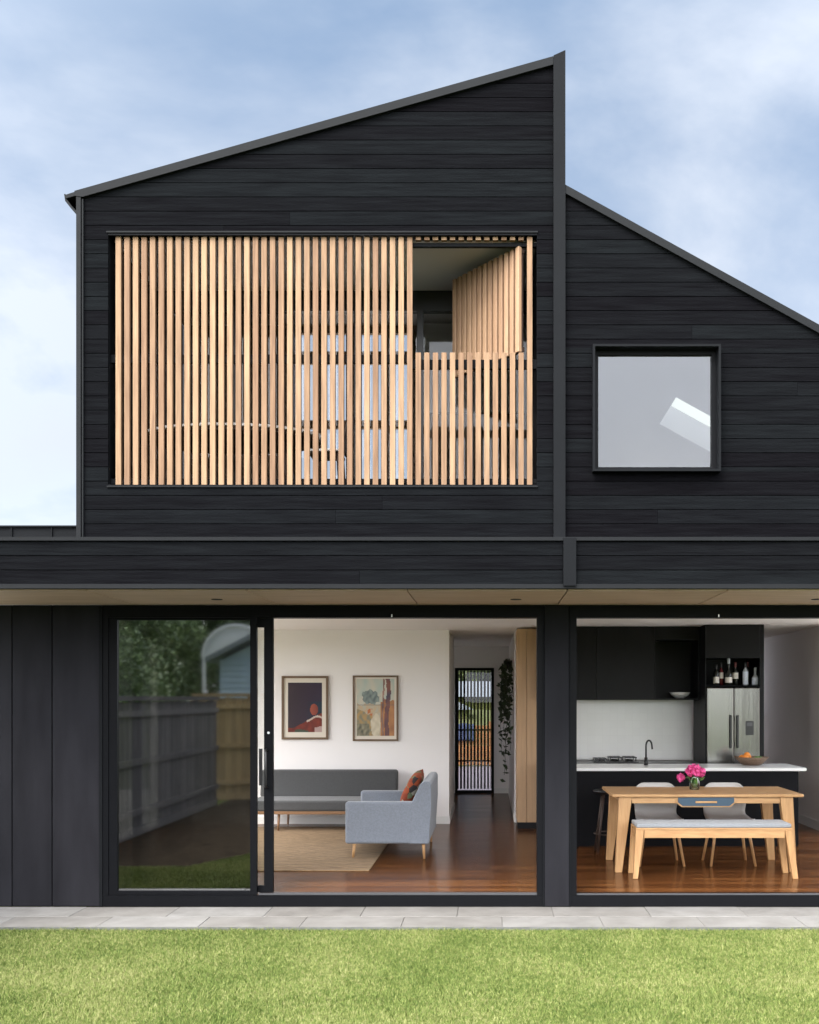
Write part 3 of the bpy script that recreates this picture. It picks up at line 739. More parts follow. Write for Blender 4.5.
# right opening
dr = MB(); B0, B1 = PX1+.001, 4.35
dr.box(B0, B0+0.052, -0.005, 0.14, 0.0, FH); dr.box(B1-0.05, B1, -0.005, 0.14, 0.0, FH)
dr.box(B0, B1, -0.005, 0.14, FH, SZ-.003); dr.box(B0, B1, -0.008, 0.14, PAVE_Z+.004, -0.001)
sd2 = dr.build('stacking_door', M['alu'], hp)
MB().box(B0+.052, B1-.05, 0.015, 0.028, 0.0, 0.012).build('track', M['track'], sd2)
MB().box(X(718), X(719), -0.006, -0.012, Z(617.2), Z(614.5)).build('door_stop', M['lock'], sd2)
l2 = MB(); l2.box(3.1, 3.18, .06, .105, .014, FH-.002); l2.box(4.22, 4.3, .06, .105, .014, FH-.002); l2.box(3.18, 4.22, .06, .105, FH-.08, FH-.002); l2.box(3.18, 4.22, .06, .105, .014, .08)
l2.build('sliding_leaf', M['alu'], sd2)
MB().box(3.18, 4.22, .08, .086, .08, FH-.08).build('clear_pane', M['glass_clear'], sd2)
MB().box(4.352, 4.6, -0.003, 0.12, PAVE_Z+.004, SZ-.003).build('end_panel', M['panel'], hp)

# ---------------- ground floor interior
CE = 2.62; LX, KX = -4.33, 4.22; EY2 = 9.64
fl = MB(); fl.box(LX-.1, KX+.1, 0.141, EY2+.1, -0.11, 0.0); fl.box(A0, A1, 0.02, 0.14, -0.0008, 0.0); 
fl.build('floor', M['floor'], hp)
ci = MB(); SLX0, SLX1, SLY0, SLY1 = LX+.05, -3.62, 0.5, 3.1
for (a, b, c, d) in ((LX-.1, SLX0, .15, EY2+.1), (SLX0, SLX1, .15, SLY0), (SLX0, SLX1, SLY1, EY2+.1), (SLX1, -3.3, .15, EY2+.1), (-3.3, -.75, .15, 2.46), (-3.3, -.75, 3.0, EY2+.1), (-.75, 3.35, .15, EY2+.1), (3.35, KX+.1, .15, 7.55), (3.35, KX+.1, 9.5, EY2+.1)): ci.box(a, b, c, d, CE, CE+.08)  # gaps are skylights added out of view to brighten the rooms
ci.build('ceiling', M['ceil'], hp)
MB().box(LX, KX, 0.1405, 0.15, FH, CE+.08).build('header', M['white_wall'], hp)
sw = MB()   # left wall with a wide unseen opening, added to let daylight in
sw.box(LX-.1, LX, 0.13, 0.5, 0, CE); sw.box(LX-.1, LX, 4.6, 7.0, 0, CE); sw.box(LX-.1, LX, 0.5, 4.6, 2.45, CE); sw.box(LX-.1, LX, 0.5, 4.6, 0, 0.05)
sw.build('left_wall', M['white_wall'], hp)
WY = dep(74)
iw = MB(); iw.box(LX, X(449, 74), WY, WY+1.9, 0, CE); iw.build('living_wall', M['white_wall'], hp)
sk = MB(); sk.box(LX, X(449, 74)+.012, WY-.012, WY-.0005, 0, 0.10); sk.box(X(449, 74)+.0005, X(449, 74)+.012, WY, WY+1.9, 0, .10); sk.build('skirting', M['skirt'], hp)
# hall
hl = MB()
dx0, dx1, dzt = X(455, 56), X(494, 56), Z(668, 56)
hl.box(-2.6, dx0, EY2, EY2+.1, 0, CE); hl.box(dx1, KX, EY2, EY2+.1, 0, CE); hl.box(dx0, dx1, EY2, EY2+.1, dzt, CE)
hl.box(-2.7, -2.6, WY+1.9, 8.3, 0, CE); hl.box(-2.7, -2.6, 8.3, 9.1, 2.1, CE); hl.box(-2.7, -2.6, 8.3, 9.1, 0, 1.1); hl.box(-2.7, -2.6, 9.1, EY2-.001, 0, CE)  # side opening added out of view to brighten the hall
hl.box(0.34, 0.46, 5.25, EY2-.001, 0, CE)
hl.build('hall_wall', M['white_wall'], hp)
MB().box(dx1, 0.339, EY2-.012, EY2-.0005, 0, .09).box(0.328, 0.3395, 5.3, EY2-.013, 0, .09).build('skirting', M['skirt'], hp)
fd = MB(); fw = 0.045
fd.box(dx0, dx0+fw, EY2-.02, EY2+.09, 0, dzt); fd.box(dx1-fw, dx1, EY2-.02, EY2+.09, 0, dzt); fd.box(dx0+fw, dx1-fw, EY2-.02, EY2+.09, dzt-fw, dzt); fd.box(dx0+fw, dx1-fw, EY2-.02, EY2+.09, 0, .05)
fdr = fd.build('front_door', M['alu'], hp)
sl = MB(); npit = 10; wd = (dx1-dx0-2*fw)
for i in range(npit+1):
    x = dx0+fw + wd*i/npit
    sl.box(max(x-.019, dx0+fw+.001), min(x+.019, dx1-fw-.001), EY2+.05, EY2+.08, .075, dzt-fw-.002)
for zz in (Z(730, 56), Z(761, 56)): sl.box(dx0+fw, dx1-fw, EY2+.035, EY2+.049, zz-.014, zz+.014)
sl.build('slats', M['slat_bright'], fdr)
MB().box(dx0+fw, dx1-fw, EY2+.02, EY2+.026, .05, dzt-fw).build('pane', M['glass_door'], fdr)
# kitchen shell
kw = MB()
kw.box(KX, KX+.1, 0.13, 0.4, 0, CE); kw.box(KX, KX+.1, 3.9, EY2, 0, CE); kw.box(KX, KX+.1, 0.4, 3.9, 2.55, CE); kw.box(KX, KX+.1, 0.4, 3.9, 0, 0.05)  # wide side opening added out of view to light the kitchen
kw.box(0.47, 3.3, 7.3, 7.4, 0, CE); kw.box(3.2, 3.3, 7.401, EY2-.001, 0, CE)
kw.build('kitchen_wall', M['white_wall'], hp)
MB().box(KX-.012, KX-.0005, 3.9, 7.299, 0, .12).build('skirting', M['skirt'], hp)

# ------------------------------------------------------------------ interior furniture
# oak cupboard at the end of the hall wall
CY = dep(77)
cup = thing('tall_cupboard', 'tall pale oak cupboard on a black plinth at the hall corner', 'cupboard', (0.49, CY+.3, 0))
cb_ = MB(); cb_.box(0.352, 0.475, CY, CY+.64, .085, 2.6, .002, 1); cb_.box(0.479, 0.62, CY, CY+.64, .085, 2.6, .002, 1); cb_.build('door_panel', M['oak_panel'], cup)
MB().box(0.36, 0.615, CY+.02, CY+.64, 0.0, .084).build('plinth', M['black_ply'], cup)

# kitchen rear run
KF = dep(78); KB = dep(75); TWX0, TWX1, TWF = 2.69, X(764, 80), dep(80)
kit = thing('kitchen_cupboards', 'black overhead and base cupboards with white tiled splashback and black bench', 'cupboards', (1.7, KB, 0))
ov = MB(); oz = Z(700, 78)
for a, b in ((0.64, 1.36), (1.363, 2.11)): ov.box(a, b, KF, KB, oz, CE-.003, .0015, 1)
NX0, NX1, NZ = 2.113, TWX0-.004, Z(640, 78)
ov.box(NX0, NX1, KF, KB, NZ, CE-.003); ov.box(NX0, NX1, KF+.02, KB, oz, oz+.02); ov.box(NX0, NX0+.016, KF+.01, KB, oz+.02, NZ); ov.box(NX0+.016, NX1-.016, KB-.02, KB, oz+.02, NZ); ov.box(NX1-.016, NX1, KF+.01, KB, oz+.02, NZ)
ov.build('overhead_cupboard', M['black_ply'], kit)
MB().box(0.64, TWX0-.004, KB+.001, KB+.03, .88, oz+.01).build('splashback', M['tile'], kit)
be = MB(); be.box(0.64, TWX0-.004, KF-.05, KB, .0, .85); be.build('base_cupboard', M['black_ply'], kit)
bt = MB(); bt.box(0.64, TWX0-.004, KF-.07, KB, .851, .872); bt.build('bench_top', M['black'], kit)
# cooktop
hob = thing('cooktop', 'black gas cooktop with trivets on the rear kitchen bench', 'cooktop', (X(615, 77), KF+.2, .873))
hx_ = X(615, 77); hb = MB(); hb.box(hx_-.29, hx_+.29, KF+.02, KF+.46, .873, .882); hb.build('hob_plate', M['black'], hob)
for dx in (-.19, 0, .19):
    tv = MB(); xx = hx_+dx; up = .02 if dx > -.1 else 0
    for k in range(4):
        tv.box(xx-.08, xx+.08, KF+.08+k*.09, KF+.092+k*.09, .905+up, .918+up)
        tv.box(xx-.075+k*.05-.006, xx-.075+k*.05+.006, KF+.075, KF+.365, .907+up, .9165+up)
    for sx_ in (-.07, .07):
        for yy in (.09, .34): tv.box(xx+sx_-.006, xx+sx_+.006, KF+yy, KF+yy+.012, .8821, .9065+up)
    tv.lathe((xx, KF+.22, .8821), [(.05, 0), (.05, .018), (.03, .024)], 14)
    tv.build('trivet', M['black'], hob)
for k in range(4): MB().taper((hx_-.27+k*.04, KF+.0, .89), .014, (hx_-.27+k*.04, KF+.03, .89), .014).build('knob', M['black'], hob)
# white bowl in the niche
wb = MB().lathe((X(680.5, 77), KF+.22, oz+.0215), [(.045, 0), (.06, .006), (.11, .04), (.135, .078), (.130, .078), (.10, .045), (.04, .014)], 28)
tag(wb.build('bowl', M['ceramic']), 'white ceramic bowl in the open niche of the overhead cupboards', 'bowl')
gl_group = 'drinking glasses in the cupboard niche'

# fridge tower
tow = thing('fridge_housing', 'tall black cabinet surrounding the steel fridge with an open bottle shelf', 'cabinet', (3.05, TWF+.3, 0))
FX0, FX1 = X(706.5, 80), X(759.5, 80); FZ = Z(687, 80)
tw = MB()
tw.box(TWX0, FX0-.004, TWF, TWF+.75, 0, CE-.003); tw.box(FX1+.004, TWX1, TWF, TWF+.75, 0, CE-.003)
tw.box(FX0-.003, FX1+.003, TWF+.001, TWF+.7, Z(658, 80), CE-.003)
tw.box(FX0-.003, FX1+.003, TWF+.7, TWF+.75, 0, CE-.003)
tw.build('carcass', M['black_ply'], tow)
SHZ = Z(685.2, 80)
MB().box(FX0-.003, FX1+.003, TWF-.005, TWF+.699, SHZ-.016, SHZ).build('shelf', M['trim_dark'], tow)
fr = thing('fridge', 'stainless steel two door fridge with water dispenser behind the island', 'fridge', ((FX0+FX1)/2, TWF+.3, 0))
MB().box(FX0+.004, FX1-.004, TWF+.04, TWF+.69, 0.02, FZ-.012).build('cabinet', M['trim_dark'], fr)
fm = X(733.5, 80)
for a, b, hx_, nm in ((FX0+.002, fm-.003, fm-.045, 'door'), (fm+.003, FX1-.002, fm+.04, 'door')):
    d_ = MB().box(a, b, TWF-.03, TWF+.038, .06, FZ-.008, .012, 3).build('door', M['steel'], fr)
    MB().box(hx_-.013, hx_+.013, TWF-.06, TWF-.045, Z(748, 80), Z(715, 80), .004).box(hx_-.006, hx_+.006, TWF-.0455, TWF-.029, Z(746, 80), Z(742, 80)).box(hx_-.006, hx_+.006, TWF-.0455, TWF-.029, Z(721, 80), Z(717, 80)).build('handle', M['black'], d_)
    if b > fm + .1:
        dd = MB().box(X(745, 80), X(753, 80), TWF-.034, TWF-.0295, Z(735, 80), Z(721, 80), .002, 1).build('dispenser', M['black'], d_)
        dd = MB().box(X(746.2, 80), X(751.8, 80), TWF-.0365, TWF-.0342, Z(726, 80), Z(722.5, 80)).build('display', M['track'], d_)

# bottles above the fridge
def bottle(px, top, r, gm, lm, lab, lab_h, label, neck=.35, foil=None, yo=.12, shoulder=.58):
    b0 = thing('bottle', label, 'bottle', (X(px, 78.8), TWF+yo, SHZ+.001), 'bottles on the shelf above the fridge')
    h = (685-top)/80.0
    c = (X(px, 78.8), TWF+yo, SHZ+.001); rn = r*neck
    MB().lathe(c, [(r*.9, 0), (r, .006), (r, h*shoulder), (r*.85, h*(shoulder+.06)), (rn*1.1, h*(shoulder+.16)), (rn, h*.93), (rn*1.15, h*.935), (rn*1.1, h)], 18).build('glass_body', gm, b0)
    if lm: MB().lathe(c, [(r+.0012, h*lab), (r+.0012, h*(lab+lab_h))], 18, cap=False).build('label', lm, b0)
    if foil: MB().lathe(c, [(rn*1.12, h*.78), (rn*1.28, h*.93), (rn*1.22, h*1.004), (.002, h*1.006)], 14, cap=False).build('capsule', foil, b0)
bottle(714.8, 664, .037, M['btl_dark'], M['label'], .1, .3, 'dark bottle with low cream label, nearest the left end of the shelf', foil=M['black'])
bottle(720.6, 662, .026, M['btl_red'], M['label'], .3, .26, 'slim reddish bottle with a small cream label second from the left', foil=M['black'], yo=.16)
bottle(726.8, 657.5, .044, M['btl_dark'], M['label'], .09, .2, 'tallest dark bottle with pale pointed stopper and wide label', foil=M['btl_clear'], yo=.10, shoulder=.4)
bottle(734.8, 661.5, .036, M['btl_dark'], M['label'], .28, .26, 'dark wine bottle with cream label in the middle and red capsule', foil=M['foil'], yo=.17)
bottle(743.6, 662, .033, M['btl_clear'], M['label_blue'], .04, .56, 'clear square shouldered bottle with a tall pale blue label', foil=M['black'], yo=.11)
bottle(748.8, 661, .026, M['btl_dark'], None, 0, 0, 'slim dark unlabelled bottle with a red capsule behind the pale bottles', foil=M['foil'], yo=.24)
bottle(753.4, 667, .040, M['btl_clear'], M['label_blue'], .05, .38, 'squat clear bottle with pale label, last at the right end of the shelf', foil=M['btl_clear'], yo=.11, shoulder=.42)

# island
IY0, IY1 = dep(87.5), dep(82)
isl = thing('kitchen_island', 'black kitchen island bench with thin white stone top behind the dining table', 'island', (2.2, IY0+.4, 0))
MB().box(0.85, X(806.5, 87.5), IY0, IY1, .865, .90, .003, 1).build('bench_top', M['stone_white'], isl)
ib = MB(); ib.box(.9, X(801, 88), IY0+.03, IY1-.03, 0.0, .864); ib.build('cabinet', M['island_black'], isl)
tx = X(646, 84); ty = dep(84)
tp = MB(); tp.lathe((tx, ty, .9005), [(.026, 0), (.026, .05), (.020, .055), (.020, .09), (.012, .095)], 16)
pts = [(tx, ty, .99), (tx, ty, 1.13)] + [(tx+.035-.035*math.cos(a), ty-.0, 1.13+.05*math.sin(a)*1.3) for a in [math.pi*i/10 for i in range(1, 10)]] + [(tx+.075, ty, 1.09)]
tp.tube(pts, .011); tp.build('tap', M['black'], isl)
# fruit bowl
bx, by_ = X(751.5, 84), dep(84)
fbw = thing('fruit_bowl', 'brown woven bowl with oranges on the right end of the island bench', 'fruit bowl', (bx, by_, .9012))
MB().lathe((bx, by_, .9012), [(.09, 0), (.12, .01), (.17, .06), (.205, .10), (.197, .10), (.155, .055), (.09, .016)], 32).build('basket', M['wicker'], fbw)
k = 0
for (dx, dy, dz) in ((-.07, -.02, .085), (-.03, .05, .09), (-.10, .05, .08), (-.055, -.01, .115+.0)):
    o = MB(); bmesh.ops.create_icosphere(o.bm, subdivisions=3, radius=.040, matrix=Matrix.Translation((bx+dx, by_+dy, .9012+dz)))
    o = o.build('orange', M['orange'], None, smooth=True)
    tag(o, 'orange in the woven fruit bowl on the island bench', 'orange', 'oranges in the fruit bowl')
for (dx, dy) in ((.05, -.03), (.10, .02)):
    o = MB(); bmesh.ops.create_icosphere(o.bm, subdivisions=3, radius=.034, matrix=Matrix.Translation((bx+dx, by_+dy, .9012+.075)))
    o = o.build('lime', M['stem'], None, smooth=True); tag(o, 'green lime in the woven fruit bowl beside the oranges', 'lime', 'limes in the fruit bowl')

# dining table
TS = 103.0; TY0, TY1 = dep(TS), dep(94.6); TZ = .765
tx0, tx1 = X(612, TS), X(804, TS)
tab = thing('dining_table', 'pale oak dining table with tapered legs and a blue drawer', 'table', ((tx0+tx1)/2, (TY0+TY1)/2, 0))
MB().box(tx0, tx1, TY0, TY1, TZ-.028, TZ, .006, 2).build('tabletop', M['oak'], tab)
def leg_pts(xo, xi, fo, fi, y0, y1, z1):        # outer/inner x at top and at foot
    s_ = .02 if y1 > y0 else -.02
    return [(fo, y0, 0), (fi, y0, 0), (fi, y0+(y1-y0)*.5, 0), (fo, y0+(y1-y0)*.5, 0), (xo, y0, z1), (xi, y0, z1), (xi, y1, z1), (xo, y1, z1)]
lz = TZ-.029
def leg(parent, xo, xi, fo, fi, y0, y1, z1, m):
    b = MB()
    lo, hi = (min(xo, xi), max(xo, xi)), None
    if xo > xi: xo, xi, fo, fi = xi, xo, fi, fo
    ya, yb = y0, y1
    pts = [(fo, ya, 0), (fi, ya, 0), (fi, ya+(yb-ya)*.55, 0), (fo, ya+(yb-ya)*.55, 0), (xo, ya, z1), (xi, ya, z1), (xi, yb, z1), (xo, yb, z1)]
    if yb < ya:
        pts = [(fo, ya+(yb-ya)*.55, 0), (fi, ya+(yb-ya)*.55, 0), (fi, ya, 0), (fo, ya, 0), (xo, yb, z1), (xi, yb, z1), (xi, ya, z1), (xo, ya, z1)]
    b.hexa(pts, .004, 2)
    return b.build('leg', m, parent)
for y0, y1 in ((TY0+.03, TY0+.12), (TY1-.03, TY1-.12)):
    leg(tab, X(619.5, TS), X(632.5, TS), X(615.5, TS), X(622.5, TS), y0, y1, lz, M['oak_v'])
    leg(tab, X(794, TS), X(781, TS), X(798, TS), X(791, TS), y0, y1, lz, M['oak_v'])
ap = MB(); az = TZ-.029
ap.box(X(632.5, TS)+.001, X(781, TS)-.001, TY0+.04, TY0+.065, az-.062, az); ap.box(X(632.5, TS)+.001, X(781, TS)-.001, TY1-.065, TY1-.04, az-.062, az)
ap.box(X(622, TS), X(622, TS)+.02, TY0+.121, TY1-.121, az-.062, az); ap.box(X(791, TS)-.02, X(791, TS), TY0+.121, TY1-.121, az-.062, az)
ap.build('apron', M['oak'], tab)
dc = X(706.5, TS); dw = .29
MB().prism([(dc-dw, az-.002), (dc+dw, az-.002), (dc+dw, az-.055), (dc+dw-.055, az-.098), (dc-dw+.055, az-.098), (dc-dw, az-.055)], TY0+.026, TY0+.0395).build('drawer_surround', M['oak'], tab)
dwr = MB().prism([(dc-dw+.018, az-.004), (dc+dw-.018, az-.004), (dc+dw-.018, az-.05), (dc+dw-.062, az-.086), (dc-dw+.062, az-.086), (dc-dw+.018, az-.05)], TY0+.016, TY0+.0255).build('drawer', M['blue'], tab)
MB().box(dc-.105, dc+.105, TY0+.006, TY0+.0155, az-.058, az-.038, .003, 2).build('handle', M['oak'], dwr)
# flowers in a vase
vx, vy = X(694.5, 98), dep(98); VZ = TZ+.001
vs = thing('vase', 'small green glass vase of pink peonies on the dining table', 'vase', (vx, vy, VZ))
MB().lathe((vx, vy, VZ), [(.045, 0), (.052, .01), (.055, .07), (.050, .12), (.053, .145), (.050, .145), (.047, .12), (.051, .07), (.046, .014)], 24).build('glass_jar', M['glass_green'], vs)
heads = [(-.005, -.02, .215, .055), (-.055, -.03, .18, .05), (.065, -.01, .175, .052), (.02, -.05, .17, .045), (-.145, -.02, .125, .046), (-.03, .04, .20, .05), (.04, .05, .20, .05)]
stm = MB()
for dx, dy, dz, r_ in heads: stm.tube([(vx+dx*.15, vy+dy*.2, VZ+.02), (vx+dx*.4, vy+dy*.5, VZ+.12), (vx+dx, vy+dy, VZ+dz)], .004, 6)
for k in range(26):
    a = random.uniform(0, 6.28); r_ = random.uniform(.03, .09); z_ = random.uniform(.10, .17)
    c = Vector((vx+math.cos(a)*r_, vy+math.sin(a)*r_*.6, VZ+z_)); u = Vector((random.uniform(-1,1), random.uniform(-1,1), random.uniform(-.6,.6))).normalized()*.035; w_ = u.orthogonal().normalized()*.014
    stm.quad(c-u, c+w_, c+u, c-w_)
for k in range(16):
    a = random.uniform(0, 6.28); r_ = random.uniform(0, .035); stm.tube([(vx+math.cos(a)*r_, vy+math.sin(a)*r_, VZ+.016), (vx+math.cos(a+1)*r_*.8, vy+math.sin(a+1)*r_*.8, VZ+.14)], .0045, 6)
stm.build('stems', M['stem'], vs)
for dx, dy, dz, r_ in heads:
    fl_ = MB(); c = Vector((vx+dx, vy+dy, VZ+dz))
    for k in range(70):
        d_ = Vector((random.gauss(0,1), random.gauss(0,1), random.gauss(.25,1))).normalized()
        rr = r_*random.uniform(.45, 1.0); p = c + d_*rr
        u = d_.orthogonal().normalized(); u = (Matrix.Rotation(random.uniform(0, 6.28), 3, d_) @ u); v_ = d_.cross(u)
        s_ = r_*random.uniform(.3, .5)
        fl_.quad(p-u*s_-d_*s_*.35, p-v_*s_+d_*0.1*s_, p+u*s_-d_*s_*.35, p+v_*s_+d_*.3*s_)
    fl_.build('bloom', M['pink'], vs)

# bench
BS = 106.5; by0_, by1_ = dep(BS), dep(BS)+.36
bn = thing('bench', 'pale oak bench with grey felt pad in front of the dining table', 'bench', (X(714, BS), by0_+.18, 0))
bz = Z(830, BS)
b0, b1 = X(636, BS), X(792.5, BS)
rlb = MB(); rlb.box(X(644.5, BS), X(785, BS), by0_+.008, by0_+.035, bz-.075, bz-.001); rlb.box(X(644.5, BS), X(785, BS), by1_-.035, by1_-.008, bz-.075, bz-.001)
rlb.box(b0+.012, b0+.035, by0_+.06, by1_-.06, bz-.075, bz-.001); rlb.box(b1-.035, b1-.012, by0_+.06, by1_-.06, bz-.075, bz-.001)
rlb.build('rail', M['oak'], bn)
for y0, y1 in ((by0_, by0_+.06), (by1_, by1_-.06)):
    leg(bn, X(636, BS), X(644, BS), X(633, BS), X(638, BS), y0, y1, bz-.001, M['oak_v'])
    leg(bn, X(792.5, BS), X(785, BS), X(798.5, BS), X(793, BS), y0, y1, bz-.001, M['oak_v'])
MB().box(b0, b1, by0_, by1_, bz, bz+.018, .004, 2).build('seat', M['oak'], bn)
MB().box(b0+.005, b1-.005, by0_+.006, by1_-.006, bz+.0185, bz+.058, .012, 3).build('seat_pad', M['felt'], bn)

# shell chairs
def make_chair(xc, yc, label):
    t = thing('dining_chair', label, 'chair', (xc, yc, 0), 'dining chairs behind the table')
    # one continuous moulded shell: seat curving up into a backrest (chair faces -y)
    b = MB(); nu, nv = 15, 26; g = []
    prof = []
    for i in range(nv):
        q = i/(nv-1)
        if q < .42: y = -.22 + q/.42*.36; z = .455 - .02*math.sin(q/.42*math.pi); wd_ = .215 + .015*math.sin(q/.42*math.pi)
        elif q < .58:
            a = (q-.42)/.16*math.pi/2*.9; y = .14 + .07*math.sin(a); z = .455 + .07*(1-math.cos(a)); wd_ = .215
        else:
            k_ = (q-.58)/.42; y = .21 + .055*k_; z = .515 + .295*k_; wd_ = .215 - .0*k_ + (.012*math.sin(k_*math.pi))
            if k_ > .82: wd_ -= .05*((k_-.82)/.18)**2
        prof.append((y, z, wd_, q))
    for (y, z, wd_, q) in prof:
        row = []
        for j in range(nu):
            u = -1 + 2*j/(nu-1)
            bow = u*u
            row.append(b.bm.verts.new((xc+u*wd_, yc+y-(.05*bow if q > .5 else .0)*min(1, (q-.5)*4), z+(.03*bow if q < .5 else .03*bow*max(0, 1-(q-.5)*5)) - (.022*bow**4 if q > .95 else 0))))
        g.append(row)
    for i in range(nv-1):
        for j in range(nu-1):
            f = b.bm.faces.new([g[i][j], g[i][j+1], g[i+1][j+1], g[i+1][j]]); f.smooth = True
    o = b.build('shell', M['shell'], t)
    md = o.modifiers.new('solid', 'SOLIDIFY'); md.thickness = .012; md.offset = -1
    for sx_ in (-1, 1):
        for sy_ in (-1, 1):
            MB().taper((xc+sx_*.155, yc+sy_*.13, .445), .017, (xc+sx_*.225, yc+sy_*.205, 0), .012, 12).build('leg', M['oak_v'], t)
    MB().box(xc-.19, xc-.165, yc-.17, yc+.17, .418, .443, .004, 1).box(xc+.165, xc+.19, yc-.17, yc+.17, .418, .443, .004, 1).box(xc-.164, xc+.164, yc-.14, yc-.115, .418, .44, .003, 1).box(xc-.164, xc+.164, yc+.115, yc+.14, .418, .44, .003, 1).build('seat_frame', M['oak'], t)
    return t
CHY = 1.74
c1 = make_chair(1.735, CHY, 'pale grey shell chair with oak legs behind the left half of the dining table')
c2 = copy_tree(c1); c2.location = (2.455, CHY, 0)
c2['label'] = 'pale grey shell chair with oak legs behind the flowers, right half of the table'
# counter stool
sx0, sy0 = X(608, 90), dep(90.0)-.1
st_ = thing('bar_stool', 'dark counter stool with splayed brown legs at the left of the dining table', 'stool', (sx0, sy0, 0))
MB().lathe((sx0, sy0, .0), [(.02, .648), (.15, .652), (.175, .668), (.178, .685), (.165, .690), (.02, .676)], 28).build('seat', M['black'], st_)
for k in range(4):
    a = math.pi/4 + k*math.pi/2
    MB().taper((sx0+.09*math.cos(a), sy0+.09*math.sin(a), .648), .016, (sx0+.20*math.cos(a), sy0+.20*math.sin(a), 0), .011).build('leg', M['dark_wood'], st_)
ring = [(sx0+.165*math.cos(t_), sy0+.165*math.sin(t_), .21) for t_ in [2*math.pi*i/24 for i in range(25)]]
MB().tube(ring, .007, 8).build('footrest', M['dark_wood'], st_)

# rug
rg = MB().box(-3.45, -1.185, dep(102), dep(79.5)+.55, .001, .014, .003, 1).build('rug', M['jute'])
tag(rg, 'woven natural jute rug on the timber floor under the sofas', 'rug')
# dark sofa
SFY = dep(79); sx_l, sx_r = -3.05, X(398, 75)
sof = thing('sofa', 'low charcoal daybed sofa with brown timber frame against the white wall', 'sofa', ((sx_l+sx_r)/2, SFY+.4, .014))
MB().box(sx_l, sx_r+.02, SFY, SFY+.78, .225, .265, .004, 1).build('frame', M['walnut'], sof)
MB().box(sx_l, sx_r, SFY-.01, SFY+.66, .2655, .40, .03, 3).build('seat_cushion', M['sofa'], sof)
sb_ = MB(); sb_.hexa([(sx_l,SFY+.60,.385),(sx_r,SFY+.60,.385),(sx_r,SFY+.76,.385),(sx_l,SFY+.76,.385),(sx_l,SFY+.70,.745),(sx_r,SFY+.70,.745),(sx_r,SFY+.80,.745),(sx_l,SFY+.80,.745)], .035, 3)
sb_.build('back_cushion', M['sofa'], sof)
for xx in (X(278, 79), sx_r-.18):
    for yy in (SFY+.06, SFY+.70): MB().taper((xx, yy, .2249), .018, (xx-.01, yy, .0145), .013).build('leg', M['walnut'], sof)
# blue-grey two-seat sofa side on, facing left
LS = 95.0; ly0 = dep(LS); ly1 = dep(84)
lv = thing('loveseat', 'blue grey two seat sofa with pale wooden legs, seen from its arm side', 'sofa', (-1.07, (ly0+ly1)/2, .014))
ax0, ax1 = X(345, LS), X(434, LS); az0, az1 = Z(844, LS), Z(802, LS)
MB().box(ax0, ax1-.05, ly0, ly0+.13, az0, az1, .028, 4).build('armrest', M['loveseat'], lv)
MB().box(ax0, ax1-.05, ly1-.13, ly1, az0, az1, .028, 4).build('armrest', M['loveseat'], lv)
bp = [(X(409, LS), az0), (X(411, LS), az1-.02), (X(420, LS), .79), (X(424, LS), .822), (X(429, LS), .822), (X(431, LS), .79), (X(431, LS), .56), (X(428.5, LS), az0)]
bb = MB().prism(bp, ly0-.004, ly1+.004, .012, 3); bb.build('backrest', M['loveseat'], lv)
MB().box(ax0+.01, X(409, LS)-.002, ly0+.131, ly1-.131, az0, az0+.15, .01, 2).build('base', M['loveseat'], lv)
for a, b in ((ly0+.132, (ly0+ly1)/2-.002), ((ly0+ly1)/2+.002, ly1-.132)): MB().box(ax0+.005, X(412, LS)-.01, a, b, az0+.151, az0+.29, .03, 3).build('seat_cushion', M['loveseat'], lv)
for xx, fx in ((X(354, LS), X(352.5, LS)), (X(423, LS), X(424, LS))):
    for yy in (ly0+.05, ly1-.08): MB().taper((xx, yy, az0+.01), .019, (fx, yy-.005, .0145 if fx < -1.3 else .001), .012).build('leg', M['oak_v'], lv)
# cushion
cu = MB(); nn = 14; gg = {}
for sgn in (1, -1):
    for i in range(nn+1):
        for j in range(nn+1):
            u, v_ = -1+2*i/nn, -1+2*j/nn
            edge = (1-u**4)*(1-v_**4)
            pin = 1 - .06*(abs(u*v_))**2
            h = sgn*.075*max(edge, 0)**.6
            key = (i, j, 0) if (i in (0, nn) or j in (0, nn)) else (i, j, sgn)
            if key not in gg: gg[key] = cu.bm.verts.new((h, u*.21*(1-.05*(1-v_*v_)), v_*.21*(1-.05*(1-u*u))))
    for i in range(nn):
        for j in range(nn):
            def gk(a, b): return gg[(a, b, 0) if (a in (0, nn) or b in (0, nn)) else (a, b, sgn)]
            q = [gk(i, j), gk(i+1, j), gk(i+1, j+1), gk(i, j+1)]
            f = cu.bm.faces.new(q if sgn > 0 else q[::-1]); f.smooth = True
cc = Vector((X(411.5, 91), dep(91)+.1, .695))
cu.xform(Matrix.Rotation(R(27), 4, 'Y') @ Matrix.Rotation(R(8), 4, 'X'))
co = cu.build('cushion', M['cushion']); co.location = cc
tag(co, 'orange, black and cream patterned cushion leaning on the blue grey sofa', 'cushion')

